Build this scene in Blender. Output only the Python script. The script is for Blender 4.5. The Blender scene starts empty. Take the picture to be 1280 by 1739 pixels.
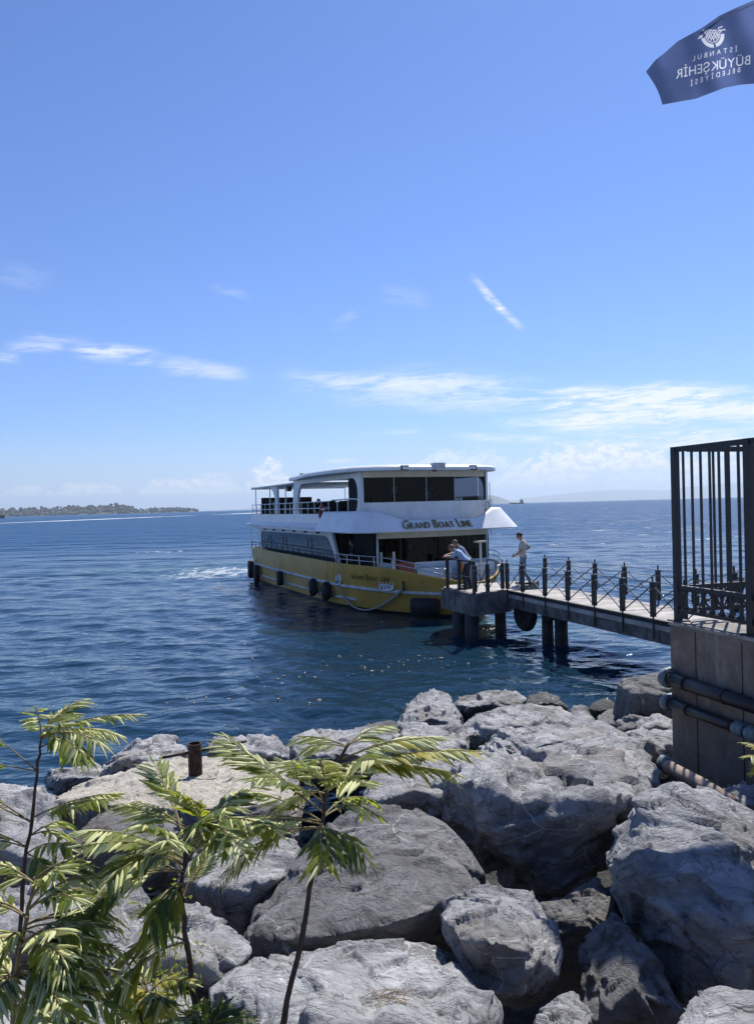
import bpy, bmesh, math, random
import numpy as np
from mathutils import Vector, Matrix

scene = bpy.context.scene
COL = scene.collection
R = math.radians

# ---------------------------------------------------------------- camera
CAM_H = 4.3
F = 1308.0                       # focal length in photograph pixels (1280 x 1739)
cam_data = bpy.data.cameras.new('camera')
cam = bpy.data.objects.new('camera', cam_data)
COL.objects.link(cam)
cam_data.sensor_fit = 'VERTICAL'
cam_data.sensor_height = 24.0
cam_data.lens = 24.0 * F / 1739.0
cam_data.clip_start = 0.1
cam_data.clip_end = 200000.0
CROT = Matrix.Rotation(R(90 - 0.416), 3, 'X') @ Matrix.Rotation(R(-1.47), 3, 'Z')
cam.matrix_world = Matrix.Translation((0, 0, CAM_H)) @ CROT.to_4x4()
scene.camera = cam
CPOS = Vector((0, 0, CAM_H))


def ray(px, py):
    return CROT @ Vector(((px - 640.0) / F, -(py - 869.5) / F, -1.0))


def P(px, py, D):
    """world point seen at a photograph pixel, D metres deep"""
    return CPOS + ray(px, py) * D


def G(px, py, z=0.0):
    """world point on the level z seen at a photograph pixel"""
    d = ray(px, py)
    return CPOS + d * ((z - CAM_H) / d.z)


# ---------------------------------------------------------------- node helpers
class S:
    """socket with arithmetic"""
    def __init__(self, nt, sk):
        self.nt, self.sk = nt, sk

    def op(self, o, b=None, c=None, clamp=False):
        n = self.nt.nodes.new('ShaderNodeMath')
        n.operation = o
        n.use_clamp = clamp
        for i, v in enumerate((self, b, c)):
            if v is None:
                continue
            if isinstance(v, S):
                self.nt.links.new(v.sk, n.inputs[i])
            else:
                n.inputs[i].default_value = v
        return S(self.nt, n.outputs[0])

    def __add__(s, b): return s.op('ADD', b)
    def __sub__(s, b): return s.op('SUBTRACT', b)
    def __mul__(s, b): return s.op('MULTIPLY', b)

    def __rsub__(s, b):
        return (s * -1.0) + b
    __radd__ = __add__
    __rmul__ = __mul__
    def __truediv__(s, b): return s.op('DIVIDE', b)
    def max(s, b): return s.op('MAXIMUM', b)
    def min(s, b): return s.op('MINIMUM', b)
    def abs(s): return s.op('ABSOLUTE')
    def clamp(s): return s.op('ADD', 0.0, clamp=True)

    def step(s, a, b):
        """smoothstep a..b"""
        n = s.nt.nodes.new('ShaderNodeMapRange')
        n.interpolation_type = 'SMOOTHSTEP'
        s.nt.links.new(s.sk, n.inputs[0])
        inv = a > b
        n.inputs[1].default_value = min(a, b)
        n.inputs[2].default_value = max(a, b)
        n.inputs[3].default_value = 1.0 if inv else 0.0
        n.inputs[4].default_value = 0.0 if inv else 1.0
        return S(s.nt, n.outputs[0])


def setin(nt, node, key, v):
    if isinstance(v, S):
        nt.links.new(v.sk, node.inputs[key])
    elif v is not None:
        node.inputs[key].default_value = v


def noise(nt, vec, scale, detail=3.0, rough=0.5, dist=0.0, kind=None, lac=2.0):
    n = nt.nodes.new('ShaderNodeTexNoise')
    if kind:
        n.noise_type = kind
    n.inputs['Scale'].default_value = scale
    n.inputs['Detail'].default_value = detail
    n.inputs['Roughness'].default_value = rough
    n.inputs['Lacunarity'].default_value = lac
    n.inputs['Distortion'].default_value = dist
    nt.links.new(vec.sk, n.inputs['Vector'])
    return S(nt, n.outputs[0])


def voronoi(nt, vec, scale, feature='F1', rnd=1.0):
    n = nt.nodes.new('ShaderNodeTexVoronoi')
    n.feature = feature
    n.inputs['Scale'].default_value = scale
    n.inputs['Randomness'].default_value = rnd
    nt.links.new(vec.sk, n.inputs['Vector'])
    return S(nt, n.outputs[0])


def comb(nt, x, y, z):
    n = nt.nodes.new('ShaderNodeCombineXYZ')
    for k, v in zip('XYZ', (x, y, z)):
        setin(nt, n, k, v)
    return S(nt, n.outputs[0])


def sep(nt, v):
    n = nt.nodes.new('ShaderNodeSeparateXYZ')
    nt.links.new(v.sk, n.inputs[0])
    return [S(nt, n.outputs[i]) for i in range(3)]


def mapping(nt, v, scale=(1, 1, 1), rot=(0, 0, 0), loc=(0, 0, 0)):
    n = nt.nodes.new('ShaderNodeMapping')
    n.inputs['Scale'].default_value = scale
    n.inputs['Rotation'].default_value = rot
    n.inputs['Location'].default_value = loc
    nt.links.new(v.sk, n.inputs['Vector'])
    return S(nt, n.outputs[0])


def mixc(nt, fac, a, b, blend='MIX'):
    n = nt.nodes.new('ShaderNodeMix')
    n.data_type = 'RGBA'
    n.blend_type = blend
    for idx, v in ((0, fac), (6, a), (7, b)):
        if isinstance(v, S):
            nt.links.new(v.sk, n.inputs[idx])
        else:
            n.inputs[idx].default_value = v if idx == 0 else (tuple(v) + (1,))[:4]
    return S(nt, n.outputs[2])


def texco(nt, out='Object'):
    return S(nt, nt.nodes.new('ShaderNodeTexCoord').outputs[out])


def position(nt):
    return S(nt, nt.nodes.new('ShaderNodeNewGeometry').outputs['Position'])


def obj_random(nt):
    return S(nt, nt.nodes.new('ShaderNodeObjectInfo').outputs['Random'])


def bump(nt, height, strength=0.5, dist=0.02, normal=None):
    n = nt.nodes.new('ShaderNodeBump')
    n.inputs['Strength'].default_value = strength
    n.inputs['Distance'].default_value = dist
    nt.links.new(height.sk, n.inputs['Height'])
    if normal is not None:
        nt.links.new(normal.sk, n.inputs['Normal'])
    return S(nt, n.outputs[0])


def new_mat(name):
    m = bpy.data.materials.new(name)
    m.use_nodes = True
    nt = m.node_tree
    return m, nt, nt.nodes['Principled BSDF']


# ---------------------------------------------------------------- sky, sun, exposure
SUN_AZ, SUN_EL = R(27.0), R(52.0)       # clockwise from +Y
SUN = Vector((math.cos(SUN_EL) * math.sin(SUN_AZ), math.cos(SUN_EL) * math.cos(SUN_AZ), math.sin(SUN_EL)))

world = bpy.data.worlds.new('World')
scene.world = world
world.use_nodes = True
wn = world.node_tree
bg = wn.nodes['Background']
sky = wn.nodes.new('ShaderNodeTexSky')
sky.sky_type = 'NISHITA'
sky.sun_disc = False
sky.sun_elevation = SUN_EL
sky.sun_rotation = SUN_AZ
sky.altitude = 0.0
sky.air_density = 1.0
sky.dust_density = 0.15
sky.ozone_density = 3.0
bg.inputs['Strength'].default_value = 0.09


def build_sky():
    nt = wn
    d = texco(nt, 'Generated')
    x, y, z = sep(nt, d)
    az = x.op('ARCTAN2', y) * 57.2958
    el = z.op('ARCSINE') * 57.2958

    def ae(px, py):
        v = ray(px, py).normalized()
        return math.degrees(math.atan2(v.x, v.y)), math.degrees(math.asin(v.z))

    # stretched coordinates (degrees) for the cirrus fibres
    wob = noise(nt, comb(nt, az * 0.12, el * 0.3, 3.1), 1.0, 3.0) - 0.5
    fib = noise(nt, comb(nt, az * 0.13 + wob * 0.6, el * 0.95 - az * 0.035 + wob * 1.6, 0.0), 1.0, 6.0, 0.64, 0.8)
    fine = noise(nt, comb(nt, az * 0.55 + el * 0.2, el * 3.4 - az * 0.12 + wob * 3.0, 5.0), 1.0, 6.0, 0.68, 0.7)
    fibres = (fib * 0.55 + fine * 0.45).step(0.38, 0.62)
    total = None

    def add(m):
        nonlocal total
        total = m if total is None else total.max(m)

    def streak(p0, p1, half, dens, soft=2.0, bend=0.0):
        """a cirrus streak between two photograph directions; half = half-width in degrees"""
        a0, e0 = ae(*p0)
        a1, e1 = ae(*p1)
        L = math.hypot(a1 - a0, e1 - e0)
        ux, uy = (a1 - a0) / L, (e1 - e0) / L
        u = ((az - a0) * ux + (el - e0) * uy) / L
        v = (el - e0) * ux - (az - a0) * uy
        if bend:
            v = v + (u - 0.5) * (u - 0.5) * (4 * bend) - bend
        v = v + wob * (half * 1.3)
        m = (v.abs() / half).step(1.0, 0.12)
        t = u.step(-0.05, 0.3) * u.step(1.05, 0.7)
        return m * t * dens

    st = [((0, 592), (120, 588), 0.5, 0.42), ((110, 592), (280, 608), 0.6, 0.66), ((250, 612), (430, 642), 0.6, 0.5), ((480, 655), (1330, 682), 1.3, 0.55),
          ((30, 570), (170, 580), 0.35, 0.32), ((-40, 602), (40, 612), 0.4, 0.45),
          ((470, 642), (860, 668), 0.9, 0.72), ((640, 640), (1080, 672), 1.0, 0.62), ((840, 672), (1340, 682), 1.15, 1.2),
          ((880, 722), (1320, 690), 1.0, 1.15), ((930, 750), (1380, 738), 0.65, 1.1), ((760, 742), (960, 748), 0.3, 0.6),
          ((1020, 690), (1380, 704), 1.0, 1.25), ((820, 722), (1100, 712), 0.5, 0.7), ((620, 735), (720, 732), 0.2, 0.5),
          ((640, 495), (735, 510), 0.7, 0.16), ((-60, 460), (100, 480), 0.8, 0.14), ((560, 560), (610, 525), 0.4, 0.18),
          ((350, 485), (430, 505), 0.3, 0.16), ((540, 782), (610, 782), 0.2, 0.5), ((330, 808), (400, 806), 0.2, 0.4)]
    for p0, p1, h, dn in st:
        add(streak(p0, p1, h * 1.45, dn * 1.15) * (fibres * 1.0 + 0.05))
    add(streak((798, 466), (888, 562), 0.42, 1.15) * (fibres * 0.95 + 0.08))
    # the same kind of cirrus goes on beyond the frame
    outm = az.abs().step(30.0, 45.0) * el.step(4.0, 8.0) * el.step(24.0, 13.0)
    add(outm * fib.step(0.52, 0.74) * 0.8)
    cirrus = total.clamp()

    # cumulus low over the horizon: puffs with flat bottoms
    puffn = noise(nt, comb(nt, az * 0.9, el * 1.5, 9.0), 1.0, 6.0, 0.62, 0.25)
    cum = None

    def puff(px0, px1, pytop, pybot, dens, pk=0.5):
        nonlocal cum
        a0, e0 = ae(px0, pybot)
        a1, e1 = ae(px1, pybot)
        _, et = ae((px0 + px1) / 2, pytop)
        base = (e0 + e1) / 2
        c = (az - (a0 + a1) / 2) / ((a1 - a0) / 2)
        env = (c.abs()).step(1.15, pk)
        h = (el - base) / (et - base)
        m = h.step(-0.25, 0.2) * (puffn * 1.25 + env * 0.55 - h * 0.55).step(0.55, 0.72) * env.step(0.05, 0.4) * dens
        cum = m if cum is None else cum.max(m)

    puff(885, 1150, 757, 800, 1.0)
    puff(1110, 1330, 772, 812, 0.9)
    puff(412, 500, 784, 832, 1.0, 0.2)
    puff(700, 870, 768, 796, 0.55)
    puff(225, 420, 814, 838, 0.8)
    puff(90, 210, 820, 840, 0.65)
    puff(0, 100, 826, 842, 0.5)
    puff(830, 1010, 790, 824, 0.75)
    puff(1000, 1300, 800, 832, 0.55)
    outc = az.abs().step(29.0, 34.0) * el.step(1.2, 2.2) * el.step(5.0, 2.4) * (puffn - el * 0.03).step(0.46, 0.6) * 0.8
    cum = cum.max(outc).clamp()
    # pale veil over the horizon
    veil = el.step(6.5, 0.3) * (noise(nt, comb(nt, az * 0.06, el * 0.5, 2.0), 1.0, 4.0) * 0.5 + 0.62) * 0.62

    body = noise(nt, comb(nt, az * 1.6, el * 2.2 - 0.35, 4.0), 1.0, 6.0, 0.6)
    white = mixc(nt, body.step(0.36, 0.6), (6.2, 7.0, 8.2), (9.3, 9.3, 9.4))
    skyc = S(nt, sky.outputs[0])
    # the camera's rendering of this sky: a little more violet-blue
    skyc = mixc(nt, 1.0, skyc, (0.605, 0.785, 1.18), 'MULTIPLY')
    c1 = mixc(nt, veil.clamp(), skyc, (5.1, 6.1, 7.4))
    c2 = mixc(nt, cirrus * 0.9, c1, (8.6, 8.8, 9.2))
    c3 = mixc(nt, cum * 0.9, c2, white)
    nt.links.new(c3.sk, bg.inputs['Color'])


build_sky()

world.cycles.sampling_method = 'MANUAL'
world.cycles.sample_map_resolution = 512

sun_data = bpy.data.lights.new('sun', 'SUN')
sun_data.energy = 5.0
sun_data.angle = R(0.53)
sun_data.color = (1.0, 0.955, 0.88)
sun = bpy.data.objects.new('sun', sun_data)
COL.objects.link(sun)
sun.rotation_euler = SUN.to_track_quat('Z', 'Y').to_euler()
sun.location = (20, 25, 40)

vs = scene.view_settings
vs.view_transform = 'Standard'
vs.look = 'None'
vs.exposure = 0.40
vs.gamma = 1.0
vs.use_curve_mapping = False
scene.render.engine = 'CYCLES'
scene.cycles.use_denoising = True
scene.cycles.max_bounces = 6
scene.cycles.volume_bounces = 0
scene.cycles.diffuse_bounces = 2
scene.cycles.sample_clamp_indirect = 6.0

# ---------------------------------------------------------------- object helpers
ORG = {}


def tag(o, label=None, cat=None, group=None, kind=None):
    for k, v in (('label', label), ('category', cat), ('group', group), ('kind', kind)):
        if v:
            o[k] = v
    return o


def empty(name, loc, rz=0.0):
    o = bpy.data.objects.new(name, None)
    o.empty_display_size = 0.2
    COL.objects.link(o)
    o.location = loc
    o.rotation_euler = (0, 0, rz)
    ORG[o.name] = Vector(loc)
    return o


def link_mesh(name, verts, faces, mats, parent=None, origin=None, smooth=False, midx=None, local=False):
    """one mesh object; verts in world space (or in the parent's space when local)"""
    verts = np.asarray(verts, dtype=np.float64).reshape(-1, 3)
    if origin is None:
        origin = (verts.min(0) + verts.max(0)) / 2
    origin = np.asarray(origin, dtype=np.float64)
    me = bpy.data.meshes.new(name)
    if isinstance(faces, np.ndarray) and faces.ndim == 2:
        v = (verts - origin).astype(np.float32)
        nf, k = faces.shape
        me.vertices.add(len(v))
        me.vertices.foreach_set('co', v.ravel())
        me.loops.add(nf * k)
        me.loops.foreach_set('vertex_index', faces.astype(np.int32).ravel())
        me.polygons.add(nf)
        me.polygons.foreach_set('loop_start', np.arange(0, nf * k, k, dtype=np.int32))
        me.update(calc_edges=True)
    else:
        me.from_pydata([tuple(p) for p in (verts - origin)], [], [tuple(f) for f in faces])
        me.update()
    if not isinstance(mats, (list, tuple)):
        mats = [mats]
    for m in mats:
        me.materials.append(m)
    if midx is not None:
        me.polygons.foreach_set('material_index', np.asarray(midx, dtype=np.int32))
    if smooth:
        me.polygons.foreach_set('use_smooth', np.ones(len(me.polygons), dtype=bool))
    o = bpy.data.objects.new(name, me)
    COL.objects.link(o)
    place(o, origin, parent, local)
    return o


def place(o, origin, parent, local=False):
    origin = Vector([float(t) for t in origin])
    if parent is not None:
        o.parent = parent
        o.location = origin if local and parent.name in ROOTLOCAL else origin - ORG[parent.name]
    else:
        o.location = origin
    ORG[o.name] = origin


ROOTLOCAL = set()


def basis(d):
    d = Vector(d).normalized()
    a = Vector((0, 0, 1)) if abs(d.z) < 0.9 else Vector((1, 0, 0))
    x = d.cross(a).normalized()
    y = d.cross(x).normalized()
    return x, y


class MB:
    def __init__(self):
        self.v, self.f, self.m = [], [], []

    def add(self, vs_, fs, mi=0):
        b = len(self.v)
        self.v += [tuple(p) for p in vs_]
        self.f += [tuple(i + b for i in f) for f in fs]
        self.m += [mi] * len(fs)
        return self

    def box(self, x0, x1, y0, y1, z0, z1, mi=0):
        return self.add([(x0, y0, z0), (x1, y0, z0), (x1, y1, z0), (x0, y1, z0), (x0, y0, z1), (x1, y0, z1), (x1, y1, z1), (x0, y1, z1)],
                        [(0, 3, 2, 1), (4, 5, 6, 7), (0, 1, 5, 4), (1, 2, 6, 5), (2, 3, 7, 6), (3, 0, 4, 7)], mi)

    def obox(self, c, ax, ay, az, mi=0):
        """box from centre and three half-axis vectors"""
        c, ax, ay, az = Vector(c), Vector(ax), Vector(ay), Vector(az)
        p = [c + ax * i + ay * j + az * k for k in (-1, 1) for i, j in ((-1, -1), (1, -1), (1, 1), (-1, 1))]
        return self.add(p, [(0, 3, 2, 1), (4, 5, 6, 7), (0, 1, 5, 4), (1, 2, 6, 5), (2, 3, 7, 6), (3, 0, 4, 7)], mi)

    def bar(self, a, b, w, h=None, mi=0, up=(0, 0, 1)):
        """rectangular bar from a to b"""
        a, b = Vector(a), Vector(b)
        h = w if h is None else h
        d = (b - a)
        upv = Vector(up)
        if abs(d.normalized().dot(upv)) > 0.95:
            upv = Vector((1, 0, 0))
        s_ = d.cross(upv).normalized()
        t_ = s_.cross(d).normalized()
        return self.obox((a + b) / 2, d / 2, s_ * (w / 2), t_ * (h / 2), mi)

    def tube(self, pts, r, n=8, mi=0, cap=True, closed=False):
        pts = [Vector(p) for p in pts]
        rs = r if isinstance(r, (list, tuple)) else [r] * len(pts)
        vs_, fs = [], []
        px_ = None
        k = len(pts)
        for i, p in enumerate(pts):
            if closed:
                d = pts[(i + 1) % k] - pts[i - 1]
            else:
                d = pts[min(i + 1, k - 1)] - pts[max(i - 1, 0)]
            d.normalize()
            if px_ is None:
                x, y = basis(d)
            else:
                x = (px_ - d * px_.dot(d)).normalized()
                y = d.cross(x).normalized()
            px_ = x
            for j in range(n):
                a = 2 * math.pi * j / n
                vs_.append(p + (x * math.cos(a) + y * math.sin(a)) * rs[i])
        for i in range(k if closed else k - 1):
            i2 = (i + 1) % k
            for j in range(n):
                j2 = (j + 1) % n
                fs.append((i * n + j, i * n + j2, i2 * n + j2, i2 * n + j))
        if cap and not closed:
            fs.append(tuple(range(n))[::-1])
            fs.append(tuple((k - 1) * n + j for j in range(n)))
        return self.add(vs_, fs, mi)

    def loft(self, rows, mi=0, closed=False, flip=False):
        n = len(rows[0])
        vs_ = [p for r_ in rows for p in r_]
        fs = []
        for i in range(len(rows) - 1):
            for j in range(n if closed else n - 1):
                j2 = (j + 1) % n
                q = (i * n + j, i * n + j2, (i + 1) * n + j2, (i + 1) * n + j)
                fs.append(q[::-1] if flip else q)
        return self.add(vs_, fs, mi)

    def prism(self, poly, lo, hi, mi=0):
        """polygon (x,y) extruded from z lo to hi"""
        n = len(poly)
        vs_ = [(p[0], p[1], lo) for p in poly] + [(p[0], p[1], hi) for p in poly]
        fs = [tuple(range(n))[::-1], tuple(range(n, 2 * n))]
        fs += [(i, (i + 1) % n, n + (i + 1) % n, n + i) for i in range(n)]
        return self.add(vs_, fs, mi)

    def sphere(self, c, r, nu=10, nv=7, sc=(1, 1, 1), mi=0):
        c = Vector(c)
        rows = []
        for i in range(nv + 1):
            t = math.pi * i / nv
            rows.append([c + Vector((r * sc[0] * math.sin(t) * math.cos(2 * math.pi * j / nu), r * sc[1] * math.sin(t) * math.sin(2 * math.pi * j / nu),
                                     r * sc[2] * math.cos(t))) for j in range(nu)])
        return self.loft(rows, mi, closed=True, flip=True)

    def build(self, name, mats, parent=None, smooth=False, origin=None, local=False):
        return link_mesh(name, self.v, self.f, mats, parent, origin, smooth, self.m, local)


# ---------------------------------------------------------------- numpy gradient noise
_rng = np.random.RandomState(7)
_perm = np.concatenate([_rng.permutation(256)] * 3)
_grad = _rng.normal(size=(256, 3))
_grad /= np.linalg.norm(_grad, axis=1)[:, None]


def pnoise(p):
    i = np.floor(p).astype(int)
    f = p - i
    u = f * f * f * (f * (f * 6 - 15) + 10)
    i &= 255
    out = 0
    for dx in (0, 1):
        for dy in (0, 1):
            for dz in (0, 1):
                h = _perm[_perm[_perm[(i[:, 0] + dx) & 255] + ((i[:, 1] + dy) & 255)] + ((i[:, 2] + dz) & 255)]
                g = _grad[h]
                d = (g * (f - np.array([dx, dy, dz]))).sum(1)
                w = (u[:, 0] if dx else 1 - u[:, 0]) * (u[:, 1] if dy else 1 - u[:, 1]) * (u[:, 2] if dz else 1 - u[:, 2])
                out = out + d * w
    return out * 1.5


def fbm(p, octv=5, gain=0.5, lac=2.03):
    a, s, t = 1.0, 0.0, 0.0
    for _ in range(octv):
        s = s + a * pnoise(p)
        t += a
        p = p * lac + 17.3
        a *= gain
    return s / t


def ridged(p, octv=4, gain=0.5):
    a, s, t = 1.0, 0.0, 0.0
    for _ in range(octv):
        s = s + a * (1 - np.abs(pnoise(p)) * 2.0)
        t += a
        p = p * 2.1 + 11.7
        a *= gain
    return s / t
# ---------------------------------------------------------------- plain materials
def simple(name, col, rough=0.6, metal=0.0, var=0.12, scale=6.0, bmp=0.15, bdist=0.01, spec=0.5, dirt=None, coat=0.0, streak=None):
    m, nt, b = new_mat(name)
    t = texco(nt)
    n1 = noise(nt, t, scale, 5.0, 0.6)
    lo = tuple(c * (1 - var * 1.6) for c in col)
    hi = tuple(min(1, c * (1 + var)) for c in col)
    c = mixc(nt, n1.step(0.3, 0.7), lo, hi)
    if dirt:
        n2 = noise(nt, mapping(nt, t, (1, 1, 0.35)), scale * 0.6, 6.0, 0.7, 0.5)
        c = mixc(nt, n2.step(0.52, 0.72) * 0.8, c, dirt)
    if streak:
        n3 = noise(nt, mapping(nt, t, (3.2, 3.2, 0.22)), 1.6, 6.0, 0.65, 0.3)
        c = mixc(nt, n3.step(0.56, 0.74) * 0.55, c, streak)
    nt.links.new(c.sk, b.inputs['Base Color'])
    setin(nt, b, 'Roughness', n1 * 0.2 + (rough - 0.1))
    b.inputs['Metallic'].default_value = metal
    b.inputs['Specular IOR Level'].default_value = spec
    b.inputs['Coat Weight'].default_value = coat
    if bmp:
        nb = noise(nt, t, scale * 6, 4.0, 0.6)
        nt.links.new(bump(nt, nb, bmp, bdist).sk, b.inputs['Normal'])
    return m


M = {}
M['white'] = simple('white_gelcoat', (0.78, 0.79, 0.80), 0.35, var=0.05, scale=1.5, bmp=0.03, dirt=(0.62, 0.62, 0.58), streak=(0.55, 0.50, 0.42))
M['cream'] = simple('cream_paint', (0.68, 0.64, 0.52), 0.45, var=0.05, scale=2, bmp=0.03)
M['yellow'] = simple('yellow_hull_paint', (0.60, 0.375, 0.085), 0.4, var=0.12, scale=0.9, bmp=0.05, dirt=(0.42, 0.25, 0.07), streak=(0.20, 0.11, 0.04))
M['hull_black'] = simple('black_boot_paint', (0.012, 0.014, 0.016), 0.5, var=0.2, bmp=0.05)
M['strake'] = simple('grey_white_strake', (0.52, 0.54, 0.55), 0.5, var=0.15, scale=2, dirt=(0.25, 0.25, 0.24))
M['rubber'] = simple('black_rubber', (0.016, 0.016, 0.018), 0.75, var=0.3, scale=8, bmp=0.3)
M['dark_metal'] = simple('dark_painted_iron', (0.012, 0.013, 0.018), 0.5, var=0.3, scale=9, bmp=0.2)
M['grey_metal'] = simple('weathered_grey_iron', (0.20, 0.20, 0.20), 0.5, 0.3, var=0.3, scale=9, bmp=0.1)
M['steel'] = simple('stainless_tube', (0.55, 0.56, 0.58), 0.25, 0.9, var=0.05, bmp=0.0)
M['chrome'] = simple('polished_plate', (0.7, 0.72, 0.74), 0.14, 1.0, var=0.05, scale=6, bmp=0.6, bdist=0.05)
M['gold'] = simple('gold_letters', (0.26, 0.20, 0.07), 0.4, 0.4, var=0.2, bmp=0.0)
M['brown_paint'] = simple('dark_brown_lettering', (0.07, 0.035, 0.015), 0.5, var=0.1, bmp=0.0)
M['seat'] = simple('black_seat_cover', (0.018, 0.018, 0.022), 0.8, var=0.2, bmp=0.1)
M['red'] = simple('red_paint', (0.32, 0.05, 0.035), 0.5, var=0.2)
M['orange'] = simple('orange_plastic', (0.65, 0.20, 0.04), 0.5, var=0.15)
M['rope'] = simple('grey_mooring_rope', (0.34, 0.33, 0.30), 0.9, var=0.3, scale=30, bmp=0.6)
M['curtain'] = simple('dark_curtain', (0.014, 0.015, 0.02), 0.9, var=0.4, scale=5, bmp=0.4, bdist=0.05)
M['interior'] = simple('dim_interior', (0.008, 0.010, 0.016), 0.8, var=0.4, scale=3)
M['deckfloor'] = simple('grey_deck_floor', (0.20, 0.20, 0.20), 0.8, var=0.2, scale=4)
M['concrete'] = simple('weathered_concrete', (0.30, 0.28, 0.25), 0.9, var=0.35, scale=1.6, bmp=0.5, bdist=0.02, dirt=(0.13, 0.115, 0.10))
M['deck_concrete'] = simple('pale_deck_concrete', (0.40, 0.375, 0.345), 0.9, var=0.22, scale=1.2, bmp=0.3, bdist=0.01, dirt=(0.25, 0.22, 0.19))
M['piling'] = simple('wet_dark_piling', (0.026, 0.026, 0.027), 0.7, var=0.5, scale=3, bmp=0.5)
M['rust'] = simple('rusted_iron', (0.055, 0.030, 0.020), 0.85, 0.2, var=0.5, scale=14, bmp=0.5, dirt=(0.10, 0.042, 0.018))
M['pipe_black'] = simple('black_pipe', (0.014, 0.015, 0.018), 0.45, var=0.2, scale=6)
M['pipe_teal'] = simple('pale_teal_coupling', (0.15, 0.20, 0.22), 0.5, var=0.3, scale=12, dirt=(0.12, 0.12, 0.11))
M['pipe_clay'] = simple('clay_brown_pipe', (0.34, 0.25, 0.19), 0.7, var=0.35, scale=7, dirt=(0.22, 0.10, 0.05))
M['lamp_white'] = simple('lamp_glass', (0.75, 0.75, 0.72), 0.2, var=0.03, bmp=0)


def glass_mat(name, col, metal, rough):
    m, nt, b = new_mat(name)
    t = texco(nt)
    n = noise(nt, t, 0.7, 3.0)
    c = mixc(nt, n, tuple(c * 0.7 for c in col), tuple(c * 1.3 for c in col))
    nt.links.new(c.sk, b.inputs['Base Color'])
    b.inputs['Metallic'].default_value = metal
    b.inputs['Roughness'].default_value = rough
    nt.links.new(bump(nt, noise(nt, t, 1.3, 2.0), 0.04, 0.2).sk, b.inputs['Normal'])
    return m


M['side_glass'] = glass_mat('mirrored_side_glass', (0.035, 0.05, 0.065), 0.0, 0.05)


def clear_glass():
    """tinted pane: mostly see-through, reflects at its surface"""
    m, nt, b = new_mat('tinted_pane')
    nt.nodes.remove(b)
    out = nt.nodes['Material Output']
    tr = nt.nodes.new('ShaderNodeBsdfTransparent')
    tr.inputs[0].default_value = (0.10, 0.13, 0.18, 1)
    gl = nt.nodes.new('ShaderNodeBsdfGlossy')
    gl.inputs['Roughness'].default_value = 0.03
    fr = nt.nodes.new('ShaderNodeFresnel')
    fr.inputs[0].default_value = 1.28
    mx = nt.nodes.new('ShaderNodeMixShader')
    nt.links.new(fr.outputs[0], mx.inputs[0])
    nt.links.new(tr.outputs[0], mx.inputs[1])
    nt.links.new(gl.outputs[0], mx.inputs[2])
    nt.links.new(mx.outputs[0], out.inputs['Surface'])
    return m


M['pane'] = clear_glass()


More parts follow.
